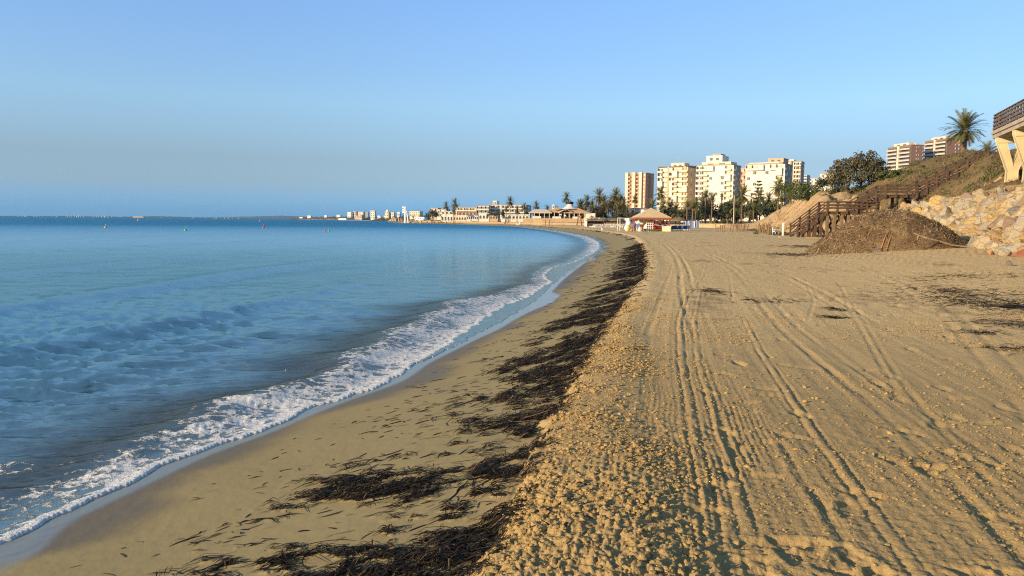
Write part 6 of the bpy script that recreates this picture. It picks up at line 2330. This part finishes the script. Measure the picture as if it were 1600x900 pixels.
# --- low stone wall and lamp post behind the right-hand sand
p0, p1 = at(1088, 350, 232), at(1158, 350, 205)
lwall = empty("low_stone_wall", (p0.x, p0.y, ground(p0.x, p0.y)), math.atan2(p1.y - p0.y, p1.x - p0.x), "low tan stone wall behind the sand below the slender palms", "wall")
Lw = (p1 - p0).length
r_ = random.Random(12)
MB().box(0, .1, -.5, Lw, .5, 1.0).part("core", M_stonew, lwall)
x = 0.0
while x < Lw - .3:
    s_ = min(Lw - x, r_.uniform(.9, 1.6))
    for row in range(2):
        MB().box(x + .02 + .2 * (row % 2), -.02 - r_.uniform(0, .06), row * .52 - .05, x + s_ - .02 + .2 * (row % 2), .098, row * .52 + .44).part("stone", M_stonew, lwall)
    x += s_
MB().box(-.05, -.1, 1.002, Lw + .05, .6, 1.14).part("coping", M_stonew, lwall)
p = at(1146, 347, 200)
lp = empty("lamp_post", (p.x, p.y, ground(p.x, p.y)), 0, "thin pale lamp post standing among the palms left of the sandy cliff", "lamp post")
MB().tube([(0, 0, -.3), (0, 0, 7.6)], [.13, .08], 8).part("pole", simple("pale_pole", (0.55, .48, .38), .7, .05, 2), lp)
MB().tube([(0, 0, 7.5), (-.5, -.2, 7.75)], .05, 6).part("arm", M_metal, lp)
MB().box(-.85, -.3, 7.68, -.45, -.08, 7.82).part("lamp_head", M_metal, lp)

# --- rope fence of stakes at the dune foot, white post, white chair
fence = empty("stake_fence", kp(1160, 355, 120), 0, "fence of leaning bleached stakes and rope along the dune foot", "fence")
r_ = random.Random(6)
tops = []
for i in range(34):
    y = 152 - i * 1.75
    x = float(FOOT(y)) - 1.6 + r_.uniform(-.5, .5) - (1.8 if i < 14 else 0)
    b_ = Vector((x, y, ground(x, y))) - fence.location
    t_ = b_ + Vector((r_.gauss(0, .22), r_.gauss(0, .15), r_.uniform(1.0, 1.5)))
    MB().bar(b_ - Vector((0, 0, .3)), t_, .10, .10).part("stake", M_wood_grey, fence)
    tops.append(t_ - Vector((0, 0, .25)))
for i in range(len(tops) - 1):
    a, b_ = tops[i], tops[i + 1]
    m_ = (a + b_) / 2 - Vector((0, 0, .18))
    MB().tube([a, m_, b_], .025, 5).part("rope", M_wood_grey, fence)
for i in range(16):
    px = 1118 + i * 2.8
    p = kp(px, 353, 128 - i * .3)
    if i == 0:
        f2 = empty("stake_fence", p, 0, "second cluster of short bleached stakes at the left end of the dune foot", "fence")
    q = p - f2.location
    MB().bar(q - Vector((0, 0, .3)), q + Vector((r_.gauss(0, .2), r_.gauss(0, .2), r_.uniform(.8, 1.35))), .10, .10).part("stake", M_wood_grey, f2)
p = on_sand(1223, 368)
wp = empty("marker_post", p, 0, "single white marker post in the sand left of the wooden stairs", "post")
MB().box(-.08, -.08, -.3, .08, .08, 1.45).part("shaft", M_whitep, wp)
MB().box(-.095, -.095, 1.452, .095, .095, 1.52).part("cap", M_whitep, wp)
p = kp(1212, 357, 95)
ch = empty("plastic_chair", p, .5, "white plastic chair at the foot of the sandy cliff", "chair")
MB().box(-.27, -.27, .42, .27, .27, .47).part("seat", M_whitep, ch)
MB().box(-.27, .22, .472, .27, .27, .95).part("backrest", M_whitep, ch)
for x in (-.24, .24):
    for y in (-.24, .24):
        MB().box(x - .03, y - .03, 0, x + .03, y + .03, .418).part("leg", M_whitep, ch)
    MB().box(x - .03, -.24, .64, x + .03, .218, .68).part("armrest", M_whitep, ch)
p = on_sand(1230, 371)
bd = MB().box(-.9, -.18, 0, .9, .18, .05).box(-.9, -.18, .05, -.8, .18, .08).part("plank", simple("pale_plank", (0.50, .40, .27), .8, .1, 3), None, label="pale plank lying flat on the sand before the white marker post", cat="plank")
bd.location, bd.rotation_euler = p, (0, 0, .12)
p = on_sand(1268, 372)
bd = MB().box(-.55, -.14, 0, .55, .14, .10).box(-.4, .15, 0, -.1, .3, .08).part("plank", simple("orange_plank", (0.42, .23, .12), .8, .1, 3), None, label="orange brown plank lying at the foot of the wooden stairs", cat="plank")
bd.location, bd.rotation_euler = p, (0, 0, -.15)


# --- buoys
def buoy(px, py, size, mat, label):
    p = on(px, py, 0.0)
    e = empty("buoy", (p.x, p.y, -.02), 0, label, "buoy")
    s = size
    MB().lathe([(0, -.3 * s), (.42 * s, -.15 * s), (.5 * s, .1 * s), (.42 * s, .35 * s), (.22 * s, .55 * s), (.16 * s, .8 * s), (0, .85 * s)], 14).part("float", mat, e, True)
    MB().tube([(0, 0, .8 * s), (0, 0, 1.25 * s)], .04 * s, 6).part("staff", M_metal, e)
    MB().box(-.12 * s, -.03 * s, 1.05 * s, .12 * s, .03 * s, 1.28 * s).part("topmark", mat, e)


buoy(290, 360.5, .62, M_greenp, "bright green buoy, the largest, out on the left half of the sea")
buoy(514, 361.5, .50, M_greenp, "dark green buoy floating right beside a red one")
buoy(508, 361.0, .45, M_redp, "small red buoy floating left beside the dark green one")
buoy(412, 356.0, .75, M_redp, "red buoy alone in the middle of the bay")
buoy(406, 346.0, 1.2, M_orange, "small orange buoy far out near the horizon, above the red one")
buoy(216, 344.6, 1.5, M_orange, "pale orange buoy far out near the horizon above the green one")
buoy(165, 356.0, .6, M_orange, "orange buoy left of the bright green one")
buoy(446, 579, .03, M_whitep, "tiny white float on the water just off the foam")

# ================================================================== FAR SHORE
M_reef = simple("dark_reef_rock", (0.075, 0.060, 0.045), 0.9, 0.3, .3, .8, 1.5)
M_farearth = simple("far_red_earth", (0.33, 0.20, 0.115), 0.95, 0.25, .05)
M_farland = simple("far_scrub_land", (0.085, 0.075, 0.045), 0.95, 0.3, .03)
M_farrock = simple("far_orange_rock", (0.50, 0.31, 0.14), 0.95, 0.25, .15, .8, .5)


def ridge(name, pts, Y, depth, mat, seed, zbase=-1.0, rough=0.15, n=160):
    """A low stretch of land at distance Y whose crest passes through those places of the photograph."""
    px = np.linspace(pts[0][0], pts[-1][0], n)
    py = np.interp(px, [p[0] for p in pts], [p[1] for p in pts])
    P = np.array([at(a, b, Y)[:] for a, b in zip(px, py)])
    h = P[:, 2] - zbase
    h = h * (1 + rough * fbm(px * .12, px * 0 + seed, 4, seed))
    rows = []
    for k, (dy, fz) in enumerate(((-depth * .5, 0), (-depth * .42, .35), (-depth * .30, .62), (-depth * .12, .88), (0, 1.0), (depth * .5, .9), (depth, 0))):
        wob = depth * .06 * noise(px * .35, px * 0 + k, seed + 3)
        rows.append(np.stack([P[:, 0] * (1 + dy / Y), P[:, 1] + dy + wob, zbase + h * fz * (1 + .10 * noise(px * .6, px * 0 + k, seed + 5))], -1))
    v = np.stack(rows).reshape(-1, 3)
    return link(name, np_mesh(name, v, grid_faces(len(rows), n)[:, ::-1], True), mat, kind='structure')


ridge("far_headland", [(440, 344.2), (452, 342.6), (466, 341.2), (490, 340), (520, 339), (560, 338.6), (600, 339), (640, 339)], 2500, 300, M_farland, 1, -2)
ridge("far_sea_cliff", [(464, 343.0), (485, 341.6), (520, 341.4), (545, 342), (560, 343.4)], 2350, 60, M_farearth, 2, -2)
ridge("second_headland", [(575, 345), (590, 341.5), (620, 339), (650, 337.5), (690, 336), (740, 336)], 1200, 160, M_farland, 3, -2)
ridge("orange_cliff", [(606, 344.8), (613, 340.5), (622, 340), (634, 341.5), (646, 343), (652, 346)], 900, 50, M_farrock, 4, -1, .25)
ridge("rock_bank", [(626, 347.2), (640, 345), (660, 343.6), (690, 343.4), (720, 343.2), (760, 343), (800, 343.5), (830, 345)], 620, 26, M_farrock, 5, -1, .3)
ridge("reef_flat", [(556, 346.4), (575, 346.0), (600, 346.2), (640, 346.4), (670, 347)], 770, 60, M_reef, 6, -.6, .3)
ridge("pale_beach", [(540, 344.3), (570, 344.0), (610, 344.4), (640, 345)], 1250, 60, simple("far_pale_sand", (0.55, .47, .36), .95, .05, .1), 7, -.6, .1)
ridge("far_coast", [(-40, 337.3), (100, 337.6), (200, 338.7), (330, 340.3), (420, 341.6), (470, 342.3)], 6500, 300, M_farland, 8, -3, .5)
ridge("far_hill", [(180, 340), (215, 338.3), (238, 337.3), (262, 338), (320, 339.6), (380, 338.4), (420, 337.6), (440, 337.0), (470, 338), (560, 342)], 13500, 1500, M_farland, 9, -5, .1)

M_farwall = [simple("far_white_wall", (0.74, .70, .62), .9, .05, .1), simple("far_cream_wall", (0.66, .54, .38), .9, .05, .1), simple("far_tan_wall", (0.48, .36, .27), .9, .05, .1), simple("far_grey_wall", (0.34, .31, .30), .9, .05, .1)]


def far_house(label, pxl, pxr, ytop, ybase, Y, mi, floors, bays, name="far_building", roof=None, rz=-30, group=None):
    a, c, t = at(pxl, ybase, Y), at(pxr, ybase, Y), at(pxl, ytop, Y)
    w, h = (c.x - a.x) / (math.cos(R(rz)) + .45 * math.sin(R(-rz))), t.z - a.z
    b = empty(name, (a.x, a.y, a.z), R(rz), label, "building", group)
    d = w * .45
    MB().box(0, 0, -5, w, d, h).part("wall", M_farwall[mi], b)
    if roof == 'gable':
        MB().faces([(-.3, -.3, h), (w + .3, -.3, h), (w + .3, d + .3, h), (-.3, d + .3, h), (w / 2, -.3, h + w * .35), (w / 2, d + .3, h + w * .35)], [(0, 1, 4), (2, 3, 5), (1, 2, 5, 4), (3, 0, 4, 5), (3, 2, 1, 0)]).part("roof", M_farwall[mi], b)
    elif roof == 'dome':
        MB().box(w * .3, d * .3, h + .002, w * .7, d * .8, h + 3).part("roof", M_farwall[mi], b)
    else:
        MB().box(-.3, -.3, h + .002, w + .3, d + .3, h + .9).part("roof", M_farwall[mi], b)
    for f in range(floors):
        for k in range(bays):
            x = w * (k + .28) / bays
            MB().box(x, -.15, h * (f + .32) / floors, x + w * .42 / bays, -.002, h * (f + .78) / floors).part("window", M_glass, b)
    return b


for a in (
    ("white house on the tip of the far headland", 468, 475, 339.5, 342.5, 2480, 0, 1, 2), ("long white building above the far headland's tip", 480, 488, 337.4, 340.6, 2480, 0, 1, 3),
    ("small white house half way along the far headland", 507, 512, 336.8, 339, 2480, 0, 1, 2), ("white house left of the far blocks of flats", 526, 534, 336.2, 339, 2480, 0, 1, 3),
    ("pale block of flats, leftmost of the far cluster", 543, 551, 331.8, 340, 2450, 0, 3, 2), ("tan block of flats with a dark side, second of the far cluster", 551.5, 559, 330.8, 340, 2450, 2, 3, 2),
    ("cream block of flats in the middle of the far cluster", 560, 571, 331.5, 340, 2480, 1, 3, 3), ("grey block of flats at the right end of the far cluster", 571, 577, 332, 340, 2450, 3, 3, 2),
    ("cream tower standing alone right of the far cluster", 579, 588, 329.6, 341, 2200, 1, 4, 2), ("low tan row of flats below the far cluster", 554, 570, 337.4, 341, 2380, 2, 1, 4),
    ("low white building on the shore below the far cluster", 529, 546, 341.2, 343.2, 2300, 0, 1, 4), ("low white sea wall building left of the orange cliff", 580, 604, 342.6, 344.4, 1500, 0, 1, 5),
    ("low cream house between the gabled white house and the domed tower", 598, 603, 337.8, 343, 1480, 1, 1, 2),
    ("cream flats joined to the right of the domed tower", 609, 618, 333, 341.5, 1180, 1, 2, 2), ("long cream block of flats behind the white signal tower", 640, 661, 331, 337.5, 1150, 1, 2, 5),
    ("small white house right of the signal tower on the slope", 648, 668, 340, 343, 1000, 0, 1, 4), ("small white house over the trees left of the signal tower", 621, 626, 332.5, 336, 1250, 0, 1, 2),
):
    far_house(*a)
far_house("white gabled house on the far shore right of the lone cream tower", 590, 596, 338.2, 343, 1500, 0, 1, 1, roof='gable')
far_house("cream tower with a small domed top left of the signal tower", 601.5, 609, 330.6, 343, 1180, 1, 3, 2, roof='dome')
# far trees on the headlands
FAR_TREES = ["dark tree beside the white house on the far headland's tip", 'low dark trees right of the long white far building', 'dark trees between the long white far building and the small white house', 'dark trees right of the small white house half way along the far headland', 'dark trees left of the leftmost pale far block', 'dark trees at the foot of the tan block in the far cluster', 'dark trees between the grey far block and the lone cream tower', 'small dark tree between the lone cream tower and the gabled white house', 'dark tree at the left foot of the domed tower', 'dark trees at the right foot of the cream flats by the domed tower', 'dark tree left of the signal tower above the orange cliff', 'dark trees just right of the signal tower', 'dark trees below the long cream block, second right of the signal tower', 'dark trees between the long cream block and the tan block', 'dark tree crowning the slope directly behind the signal tower', "dark tree on the slope left of the villas' round tree", 'dark tree behind the white arched villa', 'dark trees in front of the cream hotel']
for i, (px, py, w_, h_, Y) in enumerate(((478, 341, 6, 3, 2450), (494, 340.6, 9, 3, 2450), (502, 340.3, 7, 3.2, 2450), (519, 340, 9, 3.4, 2450), (538, 340.2, 8, 3.2, 2430), (549, 341.3, 10, 3, 2400), (577, 342, 9, 4, 2300),
                                        (586, 343.6, 7, 5, 1550), (598, 342.6, 6, 7, 1450), (617, 341, 9, 6, 1150), (626, 341.3, 10, 8, 1130), (645, 341.5, 13, 8, 1080), (658, 342, 12, 8, 1060), (667, 341, 10, 9, 1080), (634, 340, 9, 6, 1140), (676, 340, 12, 8, 900), (692, 338, 12, 6, 720), (724, 337, 16, 5, 620))):
    round_tree(px, py, Y, w_, h_, M_leaf_dark, FAR_TREES[i], 400 + i, n=260)

# white signal tower on the rocks
p = at(634, 347.3, 600)
st = empty("signal_tower", (p.x, p.y, p.z - .5), R(-20), "slender white signal tower with stacked platforms on the rocks of the point", "tower")
MB().bar((-.6, 0, 0), (-.6, 0, 12.6), 1.0, .9).part("leg", M_canvas, st)
MB().bar((1.8, .6, 0), (.6, .4, 9.2), .8, .7).part("leg", M_canvas, st)
for z_ in (7.8, 9.6, 11.4):
    MB().box(-2.5, -.9, z_, -.1 + .9, .9, z_ + .35).part("platform", M_canvas, st)
    MB().box(-2.5, -.98, z_ + .352, -1.1, -.902, z_ + 1.2).part("railing", M_canvas, st)
MB().tube([(-.6, 0, 12.5), (-.6, 0, 15.2)], .08, 6).part("mast", M_metal, st)

# towers of the town across the bay
dt = empty("distant_tower", (0, 0, 0), R(-40), "tiny pale tower of the town across the bay on the left horizon", "building", "towers of the town across the bay")
MB().box(0, 0, 0, 8, 8, 1).part("wall", M_farwall[2], dt)
MB().box(2, 2, 1.001, 6, 6, 1.08).part("roof", M_farwall[0], dt)
r_ = random.Random(21)
spots = [(28, 1), (33, 1), (38, 1.5), (41, 1.6), (52, 1.2), (57, 1.6), (62, 1.4), (66, 1.5), (80, 1.2), (88, 1), (105, 2.3), (109, 1.8), (112, 2.8), (116, 2.6), (119, 2), (122, 2.6), (125, 3), (130, 1.6), (145, 2.4), (148, 1.8), (151, 2.4), (154, 2.6), (158, 1.6), (163, 2), (168, 1.2), (174, 1.4),
         (252, 1.2), (300, 1.4), (303, 1.6), (320, 1.5), (334, 1.7), (337, 1.4), (351, 1.5), (356, 1.8), (372, 1.3)]
for i, (px, hpx) in enumerate(spots):
    Y = 6350 + r_.uniform(-60, 60)
    ps = at(px, 337.6 + px * .0095, Y)
    o = dt if i == 0 else copy_tree(dt)
    o.location = (ps.x, ps.y, -1)
    o.scale = (r_.uniform(.6, 1.4), 1, hpx * .8 * Y / FPX + 2)
p0, p1 = at(208, 339, 6300), at(224, 339, 6300)
lf = empty("far_long_building", (p0.x, p0.y, -1), 0, "long low orange building on the far side of the bay", "building")
MB().box(0, 0, 0, p1.x - p0.x, 30, 11).part("wall", M_farrock, lf)
MB().box(-1, -1, 11.01, p1.x - p0.x + 1, 31, 12).part("roof", M_farwall[0], lf)
# loose rocks along the water's edge of the point
r_ = random.Random(33)
for i in range(26):
    px = 640 + i * 6.4 + r_.uniform(-2, 2)
    p = at(px, 347.6 - .4 * (i > 12) + r_.uniform(-1.0, .3), 590 - i * 4)
    o = link("shore_rock", STONES[r_.randrange(18)], None, label="ochre rock of the bank at the foot of the seaside villas", cat="rock", group="rocks of the bank below the villas")
    s_ = r_.uniform(1.2, 2.8)
    o.location, o.scale, o.rotation_euler = (p.x, p.y, max(.3, p.z)), (s_ * 1.3, s_, s_), (r_.uniform(0, 1), 0, r_.uniform(0, 6))

# ================================================================== HAZE
hz = NT("sea_haze")
hz.t.nodes.remove(hz.b)
pv = hz.t.nodes.new('ShaderNodeVolumePrincipled')
pv.inputs['Color'].default_value = (0.28, 0.62, 1.0, 1)
pv.inputs['Density'].default_value = 3.2e-5
pv.inputs['Anisotropy'].default_value = 0.0
hz.t.links.new(pv.outputs[0], hz.t.nodes['Material Output'].inputs['Volume'])
MB().box(-31000, -3100, -4.5, 31000, 31000, 140).part("haze", hz.m, None, kind='stuff')
